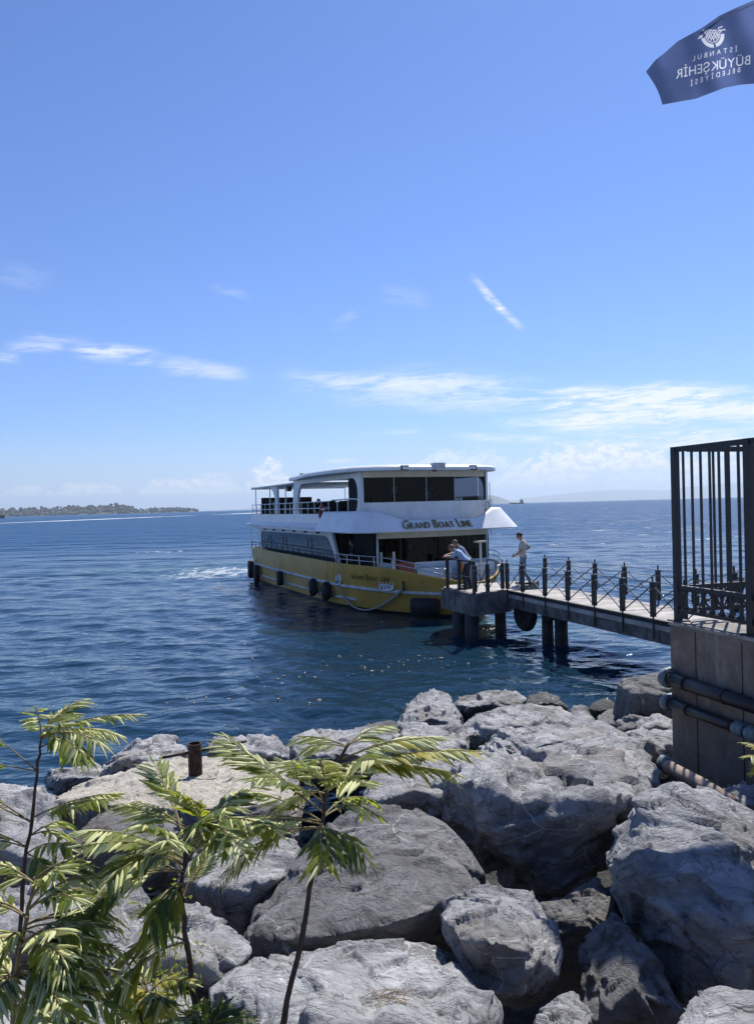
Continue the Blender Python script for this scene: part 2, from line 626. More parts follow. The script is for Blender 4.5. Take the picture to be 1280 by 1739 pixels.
# ---------------------------------------------------------------- the sea
def water_mat():
    m, nt, b = new_mat('sea_water')
    p = position(nt)
    x, y, z = sep(nt, p)
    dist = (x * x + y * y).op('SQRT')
    n0 = noise(nt, mapping(nt, p, (0.06, 0.02, 1)), 1.0, 3.0)
    base = mixc(nt, n0.step(0.35, 0.65), (0.006, 0.024, 0.044), (0.009, 0.034, 0.058))
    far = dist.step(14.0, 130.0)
    base = mixc(nt, far, base, (0.016, 0.060, 0.140))  # far water bluer: upwelling light and upper-sky reflection put into the colour
    # propeller-stirred, paler green water round the pier and behind the ferry
    wake = G(372, 972)
    pier = G(890, 1062)

    def blob(c, rx, ry):
        return (((x - c.x) / rx) * ((x - c.x) / rx) + ((y - c.y) / ry) * ((y - c.y) / ry)).op('SQRT')

    wn_ = noise(nt, mapping(nt, p, (0.5, 0.22, 1)), 1.0, 5.0, 0.6)
    g1 = (blob(pier, 3.4, 3.0) + (wn_ - 0.5) * 1.2).step(1.1, 0.2)
    g2 = (blob(G(330, 965), 14.0, 9.0) + (wn_ - 0.5) * 1.2).step(1.1, 0.2)
    base = mixc(nt, g1.max(g2) * 0.7, base, (0.016, 0.062, 0.066))
    # foam: stern wash, and the long wake line of a passing boat
    fn = noise(nt, mapping(nt, p, (1.6, 0.8, 1)), 1.0, 9.0, 0.68, 0.6)
    f1 = (blob(wake, 6.5, 10.0) * 0.34 + (0.62 - fn)).step(0.30, 0.12) * 0.55
    f1 = f1.max((blob(G(275, 937), 8.0, 3.0) * 0.4 + (0.62 - fn)).step(0.22, 0.12) * 0.8)
    a, c = G(425, 871.5), G(-60, 891)
    t = (x - a.x) / (c.x - a.x)
    yc = t * (c.y - a.y) + a.y
    wl = noise(nt, mapping(nt, p, (0.012, 0.0035, 1)), 1.0, 5.0, 0.65)
    wid = t.step(1.2, -0.1) * 330.0 + 45.0
    f2 = (((y - yc) / wid).abs() * 0.35 + (0.60 - wl)).step(0.22, 0.10) * t.step(-0.5, -0.02)
    foam = f1.max(f2).clamp()
    col = mixc(nt, foam, base, (0.75, 0.78, 0.78))
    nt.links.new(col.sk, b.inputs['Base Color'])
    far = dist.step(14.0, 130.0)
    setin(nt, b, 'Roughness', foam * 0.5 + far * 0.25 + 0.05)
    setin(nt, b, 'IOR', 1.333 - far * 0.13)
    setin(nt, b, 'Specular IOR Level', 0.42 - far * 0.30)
    w1 = noise(nt, mapping(nt, p, (0.45, 1.0, 1), (0, 0, R(12))), 0.9, 3.0, 0.55, 0.3)
    w2 = noise(nt, mapping(nt, p, (0.55, 1.0, 1), (0, 0, R(-20))), 3.2, 3.0, 0.55, 0.3)
    w3 = noise(nt, mapping(nt, p, (0.5, 1.0, 1), (0, 0, R(5))), 0.16, 3.0, 0.5)
    n1 = bump(nt, w2, 1.0, 0.046)
    n2 = bump(nt, w1, 1.0, 0.15, n1)
    nb = nt.nodes.new('ShaderNodeBump')
    nb.inputs['Distance'].default_value = 3.2
    nt.links.new(w3.sk, nb.inputs['Height'])
    nt.links.new(n2.sk, nb.inputs['Normal'])
    setin(nt, nb, 'Strength', far)
    nt.links.new(nb.outputs[0], b.inputs['Normal'])
    return m


def build_sea():
    rings = [6.5]
    while rings[-1] < 60000:
        r = rings[-1]
        rings.append(r * (1.0055 if r < 70 else 1.009 if r < 400 else 1.04))
    r = np.array(rings)
    a = np.linspace(-R(52), R(52), 400)
    rr, aa = np.meshgrid(r, a, indexing='ij')
    x, y = rr * np.sin(aa), rr * np.cos(aa)
    z = np.zeros_like(x)
    rng = np.random.RandomState(3)
    dr = rr * np.where(rr < 70, 0.0055, np.where(rr < 400, 0.009, 0.04))
    n = 84
    lam = np.exp(rng.uniform(math.log(0.35), math.log(7.5), n))
    th = R(205) + rng.normal(0, R(34), n)          # running towards the shore
    ph = rng.uniform(0, 2 * math.pi, n)
    for l, t, f in zip(lam, th, ph):
        k = 2 * math.pi / l
        slope = 0.025 if l < 1.0 else 0.0185 if l < 3 else 0.0105
        q = np.clip((l / dr - 2.5) / 2.5, 0, 1)
        arg = k * (x * math.sin(t) + y * math.cos(t)) + f + 0.6 * np.sin(0.11 * x + f) + 0.6 * np.sin(0.13 * y + 2 * f)
        sn = np.sin(arg)
        z += q * slope * l / (2 * math.pi) * (sn + 0.28 * np.cos(2 * arg))
    # gusts: patches of livelier and calmer water; calmer in the lee of the ferry
    gust = 0.85 + 0.5 * fbm(np.stack([x.ravel() * 0.06, y.ravel() * 0.03, x.ravel() * 0], 1), 3).reshape(x.shape)
    z *= np.clip(gust, 0.45, 1.4)
    v = np.stack([x, y, z], -1).reshape(-1, 3)
    nr, na = x.shape
    i = np.arange(nr - 1)[:, None] * na + np.arange(na - 1)[None, :]
    f = np.stack([i, i + 1, i + na + 1, i + na], -1).reshape(-1, 4)[:, ::-1]
    o = link_mesh('sea', v, f, water_mat(), origin=(0, 0, 0), smooth=True)
    tag(o, 'blue choppy sea stretching to the horizon', kind='structure')


build_sea()


# ---------------------------------------------------------------- far shore, mountains, ships
def ridge_land(name, label, pxs, prof, D, depth, mat, seed, jag=0.12):
    """a land mass: pxs -> height profile (photograph pixels above its base) at distance D"""
    xs = np.linspace(pxs[0], pxs[-1], 140)
    hs = np.interp(xs, pxs, prof)
    rng = np.random.RandomState(seed)
    nz = fbm(np.stack([xs * 0.05 + seed, xs * 0, xs * 0], 1), 5)
    hs = np.maximum(0, hs * (1 + jag * 2 * nz))
    rows = []
    for q, hh in ((0.0, 0.0), (0.25, 0.55), (0.5, 1.0), (0.75, 0.6), (1.0, 0.0)):
        row = []
        for px, h in zip(xs, hs):
            DD = D + depth * q
            X = (px - 640) / F * DD
            n = 0.0
            if 0 < q < 1:
                n = 0.18 * math.sin(px * 0.21 + q * 9 + seed) * h
            row.append((X, DD, -1.5 + (h * hh + n * hh * (1 - hh) * 3) / F * D * (1 + 0.0) + (1.5 if hh else 0)))
        rows.append(row)
    mb = MB().loft(rows, flip=False)
    o = mb.build(name, mat, smooth=True)
    tag(o, label, kind='structure')
    return o


m_mount, nt, b = new_mat('distant_mountain')
t = position(nt)
c = mixc(nt, noise(nt, t, 0.0008, 6.0, 0.6).step(0.35, 0.65), (0.05, 0.065, 0.04), (0.12, 0.115, 0.085))
nt.links.new(c.sk, b.inputs['Base Color'])
b.inputs['Roughness'].default_value = 1.0
M['mount'] = m_mount
M['wood'] = simple('far_woodland', (0.040, 0.050, 0.030), 0.9, var=0.5, scale=0.05, bmp=0)
M['beach'] = simple('far_beach', (0.30, 0.27, 0.22), 0.9, var=0.2, scale=0.02, bmp=0)

ridge_land('mountain_range', 'pale blue mountain range along the horizon', [600, 860, 900, 960, 1010, 1050, 1090, 1130, 1170, 1220, 1270, 1320, 1400, 1500],
           [0, 3, 10, 15, 19, 20, 18, 16, 22, 26, 28, 24, 26, 14], 27000, 6000, M['mount'], 3, 0.05)
ridge_land('mountain_range', 'low faint hills behind the passing ships', [380, 440, 520, 640, 760, 860], [0, 4, 3, 6, 5, 0], 27000, 4000, M['mount'], 8, 0.1)
ridge_land('island_hill', 'blue hump of a nearer island beside the ferry roof', [790, 806, 820, 835, 850, 866, 880], [0, 10, 15, 16, 11, 4, 0], 13000, 2000, M['mount'], 5, 0.04)
LAND_D = 4500.0
ridge_land('far_shore', 'low wooded headland on the far side of the water', [-260, -100, 0, 60, 120, 175, 205, 222, 240, 280, 310, 338],
           [6, 8, 8, 8, 9, 9, 9, 6, 4, 4, 3, 0], LAND_D, 400, M['wood'], 2, 0.08)


def far_wood():
    rng = np.random.RandomState(12)
    mb = MB()
    base = bmesh.new()
    bmesh.ops.create_icosphere(base, subdivisions=2, radius=1.0)
    bv = np.array([v.co[:] for v in base.verts])
    bf = [[v.index for v in f.verts] for f in base.faces]
    base.free()
    V, Fc = [], []
    nv = 0
    for k in range(1000):
        px = rng.uniform(-240, 336)
        top = np.interp(px, [-260, 0, 60, 140, 180, 205, 224, 236, 262, 300, 330, 338], [13, 15, 16, 16, 16, 19, 13, 7.5, 9, 8.5, 6, 3])
        q = rng.uniform(0.02, 1)
        D = LAND_D - 5 + 300 * q
        r = rng.uniform(6.0, 13) if px < 225 else rng.uniform(4.0, 7.5)
        z = (1.5 + q ** 0.8 * top * rng.uniform(0.75, 1.0)) / F * LAND_D - r * 0.6
        X = (px - 640) / F * D
        n = 1 + 0.35 * pnoise(bv * 1.7 + k * 3.1)
        V.append(bv * n[:, None] * np.array([r * rng.uniform(0.9, 1.5), r, r * rng.uniform(0.7, 1.2)]) + np.array([X, D, max(z, 2)]))
        Fc.append(np.array(bf) + nv)
        nv += len(bv)
    o = link_mesh('far_woodland', np.concatenate(V), np.concatenate(Fc), M['wood'])
    tag(o, 'dark wooded mass covering the far headland', 'woodland', kind='stuff')


far_wood()


def far_house(px, D, z0, w, h, d, wallc, roofc):
    X = (px - 640) / F * D
    e = empty('far_house', (X, D, z0))
    MB().box(X - w / 2, X + w / 2, D - d / 2, D + d / 2, z0, z0 + h).build('wall', wallc, e)
    mb = MB()
    e0, zz, rr = 0.5, z0 + h + 0.01, h * 0.3
    mb.add([(X - w / 2 - e0, D - d / 2 - e0, zz), (X + w / 2 + e0, D - d / 2 - e0, zz), (X + w / 2 + e0, D + d / 2 + e0, zz), (X - w / 2 - e0, D + d / 2 + e0, zz),
            (X - w / 4, D, zz + rr), (X + w / 4, D, zz + rr)], [(0, 1, 5, 4), (2, 3, 4, 5), (1, 2, 5), (3, 0, 4), (0, 3, 2, 1)])
    mb.build('roof', roofc, e)
    for kx in range(3):
        MB().box(X - w * 0.36 + kx * w * 0.28, X - w * 0.22 + kx * w * 0.28, D - d / 2 - 0.05, D - d / 2 + 0.05, z0 + h * 0.4, z0 + h * 0.75).build('window', M['hull_black'], e)
    tag(e, 'small pale house among the trees on the far headland', 'house', 'houses on the far headland')


M['house_w'] = simple('far_house_wall', (0.24, 0.22, 0.20), 0.9, bmp=0)
M['house_r'] = simple('far_house_roof', (0.30, 0.14, 0.09), 0.9, bmp=0)
_r = random.Random(4)
for k in range(8):
    px = -20 + k * 27 + _r.uniform(-5, 5)
    far_house(px, LAND_D + _r.uniform(-30, -20), _r.uniform(4.0, 34.0), _r.uniform(14, 26), _r.uniform(7, 12), 14, M['house_w'], M['house_r'])


def cargo_ship():
    D = 3000.0
    x0, x1 = (865 - 640) / F * D, (889 - 640) / F * D
    e = empty('cargo_ship', ((x0 + x1) / 2, D, 0))
    m_hull = simple('ship_hull_dark', (0.03, 0.035, 0.045), 0.6, bmp=0)
    L = x1 - x0
    prof = [(x0, 5.2), (x0 + 0.06 * L, 4.6), (x0 + 0.7 * L, 4.3), (x0 + 0.72 * L, 6.0), (x1, 6.0)]
    rows = []
    for x, zt in prof:
        k = 0.4 if x == x0 else 1.0
        rows.append([(x + (1.6 if x == x0 else 0), D - 4.5 * k * 0.8, -0.5), (x, D - 4.5 * k, zt), (x, D + 4.5 * k, zt), (x + (1.6 if x == x0 else 0), D + 4.5 * k * 0.8, -0.5)])
    mb = MB().loft(rows, closed=True)
    mb.add(rows[-1], [(0, 1, 2, 3)]).add(rows[0], [(3, 2, 1, 0)])
    mb.build('hull', m_hull, e)
    MB().box(x0 + 0.76 * L, x1 - 2, D - 4, D + 4, 6.02, 13).box(x0 + 0.74 * L, x1 - 4, D - 5, D + 5, 13.02, 16).build('bridge_house', M['house_w'], e)
    MB().tube([(x0 + 0.85 * L, D, 16), (x0 + 0.85 * L, D, 24)], 0.5, 6).bar((x0 + 0.8 * L, D, 21), (x0 + 0.9 * L, D, 21), 0.5).build('mast', m_hull, e)
    MB().tube([(x1 - 6, D, 13), (x1 - 6, D, 19)], 1.3, 8).build('funnel', m_hull, e)
    tag(e, 'dark cargo ship low on the horizon between ferry roof and fence', 'ship')
    # a moored vessel cut by the picture's edge
    D = 1400.0
    xe = (9 - 640) / F * D
    e = empty('moored_ship', (xe - 20, D, 0))
    rows = []
    for q, (wd, zt) in zip((0, 0.6, 0.9, 1.0), ((4, 5), (4, 5), (3, 5.4), (0.4, 6.0))):
        x = xe - 40 + 40 * q
        rows.append([(x - 1.5 * (q == 1.0), D - wd * 0.8, -0.5), (x, D - wd, zt), (x, D + wd, zt), (x - 1.5 * (q == 1.0), D + wd * 0.8, -0.5)])
    mb = MB().loft(rows, closed=True)
    mb.add(rows[-1], [(0, 1, 2, 3)]).add(rows[0], [(3, 2, 1, 0)])
    mb.build('hull', m_hull, e)
    MB().box(xe - 38, xe - 9, D - 3, D + 3, 5.02, 10).build('superstructure', M['house_r'], e)
    MB().tube([(xe - 6, D, 5), (xe - 6, D, 12)], 0.3, 6).build('mast', m_hull, e)
    tag(e, 'dark ship bow cut off by the photo edge before the headland', 'ship')


cargo_ship()


def build_haze():
    m = bpy.data.materials.new('sea_haze')
    m.use_nodes = True
    nt = m.node_tree
    nt.nodes.remove(nt.nodes['Principled BSDF'])
    v = nt.nodes.new('ShaderNodeVolumePrincipled')
    v.inputs['Color'].default_value = (0.70, 0.84, 1.0, 1)
    v.inputs['Density'].default_value = 6.0e-5
    v.inputs['Anisotropy'].default_value = 0.3
    nt.links.new(v.outputs[0], nt.nodes['Material Output'].inputs['Volume'])
    o = MB().box(-75000, 75000, -4000, 75000, -6, 640).build('haze', m)
    tag(o, 'thin pale sea haze over the whole bay', kind='stuff')


build_haze()
# ---------------------------------------------------------------- quay wall, platform, promenade
DECK_Z = 1.45
WALL_Z = 2.83
WC = P(1137, 1062, 9.0)                                # outer corner of the quay wall
WC = Vector((WC.x, WC.y, WALL_Z))
WDIR = Vector((0.40, -1.22, 0)).normalized()           # along the wall towards the camera
BDIR = Vector((0.955, 0.297, 0)).normalized()          # along the back edge


def wall_mat():
    m, nt, b = new_mat('stained_wall_render')
    t = texco(nt)
    n1 = noise(nt, t, 1.4, 7.0, 0.65, 0.4)
    n2 = noise(nt, mapping(nt, t, (2.2, 2.2, 0.5)), 1.6, 7.0, 0.7, 0.8)
    n3 = noise(nt, t, 14.0, 5.0, 0.6)
    n4 = noise(nt, mapping(nt, t, (1, 1, 0.8), loc=(3, 5, 1)), 2.6, 6.0, 0.7, 1.0)
    c = mixc(nt, n1.step(0.3, 0.7), (0.15, 0.122, 0.092), (0.29, 0.24, 0.195))
    c = mixc(nt, n2.step(0.54, 0.70) * 0.65, c, (0.46, 0.44, 0.41))
    c = mixc(nt, n4.step(0.60, 0.68) * 0.5, c, (0.24, 0.15, 0.04))
    c = mixc(nt, n3 * 0.5, c, (0.08, 0.07, 0.06), 'MULTIPLY')
    nt.links.new(c.sk, b.inputs['Base Color'])
    b.inputs['Roughness'].default_value = 0.92
    h = n3 * 0.4 + n1 + n4 * 0.3
    nt.links.new(bump(nt, h, 0.6, 0.02).sk, b.inputs['Normal'])
    return m


M['wall'] = wall_mat()


def pipe_path(pts, n=6):
    return pts


def build_wall():
    # the promenade the photographer stands on, and the platform behind the wall
    a = WC
    b_ = WC + WDIR * 7.9
    c_ = WC + BDIR * 12
    poly = [(a.x, a.y), (b_.x, b_.y), (c_.x, b_.y), (c_.x, c_.y)]
    n_out = Vector((WDIR.y, -WDIR.x, 0))               # outward, towards the rocks
    if n_out.x > 0:
        n_out = -n_out
    pl = MB().prism([(p[0], p[1]) for p in poly][::1], -2.5, WALL_Z - 0.004).build('quay_wall', M['wall'])
    tag(pl, 'brown stained concrete quay wall under the black fence', 'wall')
    # chamfer strip on the corner, vertical formwork joints, cap slab
    e = pl
    cap = MB()
    off = n_out * 0.006
    p0, p1 = a - WDIR * 0.02 + off, b_ + off
    inn = -n_out * 0.55
    cap.prism([(p0.x, p0.y), (p1.x, p1.y), ((p1 + inn).x, (p1 + inn).y), ((p0 + inn).x, (p0 + inn).y)], WALL_Z, WALL_Z + 0.035)
    cap.build('coping', M['concrete'], e)
    for q in (0.42, 1.1, 1.95):
        s0 = a + WDIR * q + n_out * 0.004
        MB().obox((s0.x, s0.y, 0.9), WDIR * 0.003, n_out * 0.004, (0, 0, 1.9)).build('joint', M['piling'], e)
    pf = MB().prism([(-16, -14), (14, -14), (14, 1.35), (-16, 1.35)], -2.5, 2.70).build('promenade', M['deck_concrete'])
    tag(pf, 'concrete promenade behind the rocks', kind='structure')

    # pipes along the wall
    def pipe(name, label, pa, pb, r, mat, fit, couplings, elbow=True):
        ee = empty(name, pa)
        MB().tube([pa, (pa + pb) / 2, pb], r, 14).build('pipe_run', mat, ee, smooth=True)
        for q in couplings:
            c = pa.lerp(pb, q)
            d = (pb - pa).normalized()
            MB().tube([c - d * 0.07, c - d * 0.055, c + d * 0.055, c + d * 0.07], [r * 1.05, r * 1.32, r * 1.32, r * 1.05], 16).build('coupling', fit, ee, smooth=True)
        if elbow:
            d = (pa - pb).normalized()
            back = -n_out
            pts, rad = [], []
            for k in range(7):
                t = k / 6
                pts.append(pa + d * (0.14 * math.sin(t * math.pi / 2)) + back * (0.16 * (1 - math.cos(t * math.pi / 2))))
                rad.append(r * (1.36 if k in (0, 1) else 1.24))
            pts.append(pts[-1] + back * 0.25)
            rad.append(r * 1.24)
            MB().tube(pts, rad, 14).build('elbow', fit, ee, smooth=True)
            cc = pa + d * 0.05
            MB().tube([cc - d * 0.05, cc + d * 0.02], r * 1.5, 16).build('clamp', fit, ee, smooth=True)
        for q in (0.2, 0.62):
            c = pa.lerp(pb, q)
            d = (pb - pa).normalized()
            MB().tube([c - d * 0.012, c + d * 0.012], r * 1.12, 14).build('pipe_clip', M['rust'], ee)
        tag(ee, label, 'pipe')

    # positions on the wall face
    def onwall(px, py, off):
        d = ray(px, py)
        n = n_out
        q = WC + n * off
        t = (q - CPOS).dot(n) / d.dot(n)
        return CPOS + d * t

    pipe('water_pipe', 'upper black pipe along the quay wall with teal end coupling', onwall(1136, 1152, 0.11), onwall(1300, 1206, 0.11), 0.075, M['pipe_black'], M['pipe_teal'], [])
    pipe('water_pipe', 'lower black pipe along the quay wall with pale couplings', onwall(1136, 1194, 0.10), onwall(1320, 1262, 0.10), 0.058, M['pipe_black'], M['pipe_teal'], [0.69, 0.80])
    ee = empty('drain_pipe', P(1128, 1300, 7.9))
    pts = [P(1118, 1285, 8.6), P(1124, 1296, 8.2), P(1140, 1306, 7.7), P(1200, 1338, 7.0), P(1240, 1365, 6.6)]
    MB().tube(pts, 0.07, 14).build('pipe_run', M['pipe_clay'], ee, smooth=True)
    MB().tube([P(1128, 1297, 8.05), P(1136, 1302, 7.85)], 0.088, 14).build('coupling', M['pipe_teal'], ee, smooth=True)
    tag(ee, 'rusty clay coloured pipe at the foot of the quay wall', 'pipe')
    return n_out


NOUT = build_wall()


# ---------------------------------------------------------------- black fence on the wall
def fence_panel(name, label, start, d, length, nbars, post_every):
    e = empty(name, start)
    d = d.normalized()
    z0 = WALL_Z + 0.035
    HT = 2.04
    zb0, zb1 = z0 + 0.13, z0 + 0.40
    up = Vector((0, 0, 1))
    q = 0.0 if nbars == 7 else post_every
    while q <= length + 1e-6:
        p = start + d * q
        w = 0.07 if q == 0 else 0.08
        MB().obox((p.x, p.y, z0 + HT / 2), d * (w / 2), d.cross(up) * (w / 2), up * (HT / 2)).build('post', M['dark_metal'], e)
        MB().obox((p.x, p.y, z0 + 0.008), d * 0.09, d.cross(up) * 0.09, up * 0.008).build('base_plate', M['dark_metal'], e)
        q += post_every
    s, t = start + d * 0.0, start + d * length
    for zz, h in ((z0 + HT - 0.03, 0.06), (zb0, 0.045), (zb1, 0.05)):
        MB().bar((s.x, s.y, zz), (t.x, t.y, zz), 0.05, h).build('rail', M['dark_metal'], e)
    sp = post_every / (nbars + 1)
    k = 0
    q = sp
    while q < length:
        k += 1
        if abs(q / post_every - round(q / post_every)) > 1e-3:
            p = start + d * q
            MB().obox((p.x, p.y, (zb1 + z0 + HT) / 2), d * 0.011, d.cross(up) * 0.011, up * ((z0 + HT - zb1) / 2 - 0.03)).build('bar', M['dark_metal'], e)
        q += sp
    # ring band
    q = sp / 2
    rr = (zb1 - zb0) / 2 - 0.02
    while q < length:
        c = start + d * q + Vector((0, 0, (zb0 + zb1) / 2 - start.z))
        pts = [c + d * (rr * 0.62 * math.cos(a)) + up * (rr * math.sin(a)) for a in [2 * math.pi * i / 16 for i in range(16)]]
        MB().tube(pts, 0.012, 6, closed=True).build('ring', M['dark_metal'], e, smooth=True)
        q2 = start + d * (q + sp / 2)
        MB().obox((q2.x, q2.y, (zb0 + zb1) / 2), d * 0.016, d.cross(up) * 0.012, up * ((zb1 - zb0) / 2 - 0.02)).build('band_bar', M['dark_metal'], e)
        q += sp
    tag(e, label, 'fence')
    return e


fence_panel('iron_fence', 'black iron fence panel on the wall edge, running towards the viewer', WC - NOUT * 0.12, WDIR, 3.2, 7, 1.12)
fence_panel('iron_fence', 'black iron fence panel along the back of the quay platform', WC - NOUT * 0.12 + BDIR * 0.13 + WDIR * 0.06, BDIR, 7.2, 9, 1.8)


# ---------------------------------------------------------------- pier
def pier_mat():
    m, nt, b = new_mat('stained_pier_concrete')
    t = texco(nt)
    n1 = noise(nt, t, 1.8, 7.0, 0.68, 0.5)
    n2 = noise(nt, mapping(nt, t, (3, 3, 0.35)), 2.0, 6.0, 0.7, 0.6)
    c = mixc(nt, n1.step(0.32, 0.68), (0.07, 0.066, 0.06), (0.20, 0.19, 0.18))
    c = mixc(nt, n2.step(0.5, 0.7) * 0.8, c, (0.06, 0.055, 0.05))
    nt.links.new(c.sk, b.inputs['Base Color'])
    b.inputs['Roughness'].default_value = 0.9
    nt.links.new(bump(nt, n1 + noise(nt, t, 12, 4) * 0.4, 0.7, 0.03).sk, b.inputs['Normal'])
    return m


M['pier'] = pier_mat()
PA, PB_, PC = G(749, 1001, DECK_Z), G(803, 1013, DECK_Z), G(864, 1006, DECK_Z)
PF1 = G(915, 986, DECK_Z)
PW, PF2 = G(1137, 1061, DECK_Z), G(1143, 1042, DECK_Z)
PD = G(757, 994, DECK_Z)


def build_pier():
    e = empty('pier', (PC.x, PC.y, 0))
    th = 0.62

    def slab(name, pts, z0, z1, mat):
        return MB().prism([(p.x, p.y) for p in pts], z0, z1).build(name, mat, e)

    head = [PA, PB_, PC, PF1, PD]
    slab('head_slab', head, DECK_Z - th, DECK_Z, M['pier'])
    cen = sum((Vector((p.x, p.y, 0)) for p in head), Vector()) / 5
    ins = [cen.lerp(Vector((p.x, p.y, 0)), 0.93) for p in head]
    MB().prism([(p.x, p.y) for p in ins], DECK_Z + 0.004, DECK_Z + 0.02).build('head_surface', M['deck_concrete'], e)
    # kerb blocks at the head's lip
    for a, b_ in ((PA, PB_), (PB_, PC)):
        n = 3 if a is PA else 4
        for k in range(n):
            p, q = a.lerp(b_, (k + 0.06) / n), a.lerp(b_, (k + 0.94) / n)
            mid = Vector((cen.x, cen.y, a.z)) - (p + q) / 2
            inn = mid.normalized() * 0.13
            MB().bar(p + inn + Vector((0, 0, 0.035)), q + inn + Vector((0, 0, 0.035)), 0.2, 0.07 + 0.02 * (k % 2)).build('kerb_block', M['pier'], e)
    # walkway: edge beams, deck, rising ramp out of sight behind the fence
    wd = (PW - PC).normalized()
    pw2 = PC + wd * (PW - PC).length
    side = (PF2 - PW)
    side = side - wd * side.dot(wd)
    width = 2.0
    side = side.normalized()
    L = (pw2 - PC).length
    ramp0, ramp1 = L + 0.5, L + 5.6
    o0, o1 = PC - wd * 0.25, PC + wd * ramp0

    def strip(name, p, q, off0, off1, z0a, z1a, z0b, z1b, mat):
        v = []
        for base, zl, zh in ((p, z0a, z1a), (q, z0b, z1b)):
            for o_ in (off0, off1):
                for z in (zl, zh):
                    w_ = base + side * o_
                    v.append((w_.x, w_.y, z))
        return MB().add(v, [(0, 1, 3, 2), (4, 6, 7, 5), (0, 4, 5, 1), (2, 3, 7, 6), (1, 5, 7, 3), (0, 2, 6, 4)]).build(name, mat, e)

    zt = DECK_Z
    strip('edge_beam', o0, o1, 0.0, 0.22, zt - 0.48, zt - 0.10, zt - 0.48, zt - 0.10, M['pier'])
    strip('edge_beam', o0, o1, width - 0.22, width, zt - 0.48, zt - 0.10, zt - 0.48, zt - 0.10, M['pier'])
    strip('edge_strip', o0, o1, -0.03, 0.10, zt - 0.17, zt - 0.06, zt - 0.17, zt - 0.06, M['deck_concrete'])
    strip('kerb_rail', o0, o1, 0.02, 0.12, zt - 0.055, zt + 0.05, zt - 0.055, zt + 0.05, M['piling'])
    # deck of separate slabs
    n = 9
    for k in range(n):
        a, b_ = o0.lerp(o1, k / n + 0.0012), o0.lerp(o1, (k + 1) / n - 0.0012)
        dz = 0.004 * ((k * 7) % 3)
        strip('deck_slab', a, b_, 0.125, width, zt - 0.095, zt + 0.004 + dz, zt - 0.095, zt + 0.004 + dz, M['deck_concrete'])
    r1 = PC + wd * ramp1
    strip('ramp_slab', o1 + wd * 0.02, r1, 0.0, width, zt - 0.3, zt + 0.01, WALL_Z - 0.32, WALL_Z - 0.02, M['pier'])
    # pilings
    for k, (px, py, r) in enumerate(((930, 1092, 0.17), (953, 1096, 0.19), (779, 1083, 0.20), (802, 1088, 0.22), (850, 1078, 0.18))):
        b0 = G(px, py, 0)
        top = DECK_Z - (0.49 if k < 2 else 0.63)
        MB().tube([(b0.x, b0.y, -2.5), (b0.x, b0.y, 0.1), (b0.x, b0.y, top)], [r * 1.06, r * 1.04, r], 14).build('piling', M['piling'], e, smooth=True)
    b0 = PC + wd * (L + 3.4) + side * 1.2
    MB().tube([(b0.x, b0.y, -2.5), (b0.x, b0.y, DECK_Z - 0.1)], 0.17, 14).build('piling', M['piling'], e, smooth=True)
    tag(e, 'concrete pier with walkway and square head on dark pilings', 'pier')
    # cross beam under the walkway at the pilings
    b0 = G(940, 1093, 0)
    MB().bar((b0.x - 0.2, b0.y - 0.1, DECK_Z - 0.6), (b0.x + 1.9 * side.x, b0.y + 1.9 * side.y, DECK_Z - 0.6), 0.3, 0.22).build('cross_beam', M['piling'], e)

    # tyre fender under the walkway
    c = PC + wd * 0.55 + side * 0.25 + Vector((0, 0, -0.62))
    t = empty('tyre_fender', c)
    ax = (wd * 1.0)
    up = Vector((0, 0, 1))
    mb = MB()
    pts = [c + ax * (0.40 * math.cos(a)) + up * (0.40 * math.sin(a)) for a in [2 * math.pi * i / 28 for i in range(28)]]
    mb.tube(pts, 0.17, 12, closed=True)
    mb.build('tyre', M['rubber'], t, smooth=True)
    MB().tube([c - side * 0.03, c + side * 0.03], 0.30, 20).build('inner_disc', M['rubber'], t)
    MB().tube([c + up * 0.5, c + up * 0.62], 0.02, 6).build('chain', M['rust'], t)
    tag(t, 'big black tyre fender hanging below the pier walkway', 'tyre')

    # ---- railings
    def rail_post(ee, p, kind=0):
        h = 1.06
        MB().tube([p - up * (0.40 if kind == 0 else 0.0), p + up * h], 0.022, 6).build('post', M['dark_metal'], ee)
        if kind == 0:
            MB().obox(p + up * 0.53, wd * 0.050, side * 0.050, up * 0.41).build('post_sleeve', M['dark_metal'], ee)
            for zz in (0.78, 0.93):
                MB().obox(p + up * zz, wd * 0.062, side * 0.062, up * 0.012).build('collar', M['grey_metal'], ee)
        else:
            MB().obox(p + up * 0.48, wd * 0.05, side * 0.05, up * 0.46).build('post_sleeve', M['dark_metal'], ee)

    def span(ee, p, q, brace=True):
        for zz in (0.78, 0.94):
            a, b_ = p + up * zz, q + up * zz
            mid = (a + b_) / 2 - up * 0.02
            MB().tube([a, mid, b_], 0.008, 5).build('cable', M['grey_metal'], ee)
        if brace:
            MB().tube([p + up * 0.12, q + up * 0.86], 0.015, 5).build('brace', M['dark_metal'], ee)
            MB().tube([p + up * 0.86, q + up * 0.12], 0.015, 5).build('brace', M['grey_metal'], ee)
            c_ = (p + q) / 2 + up * 0.49
            MB().obox(c_, wd * 0.03, side * 0.012, up * 0.03).build('boss', M['dark_metal'], ee)

    def rail_line(name, label, pts, kinds=None):
        ee = empty(name, pts[0])
        for k, p in enumerate(pts):
            rail_post(ee, p, 0 if not kinds else kinds[k])
        for p, q in zip(pts[:-1], pts[1:]):
            span(ee, p, q)
        tag(ee, label, 'railing')

    def zramp(p):
        q = (p - PC).dot(wd)
        return max(0.0, q - ramp0) / (ramp1 - ramp0) * (WALL_Z - DECK_Z)

    near = []
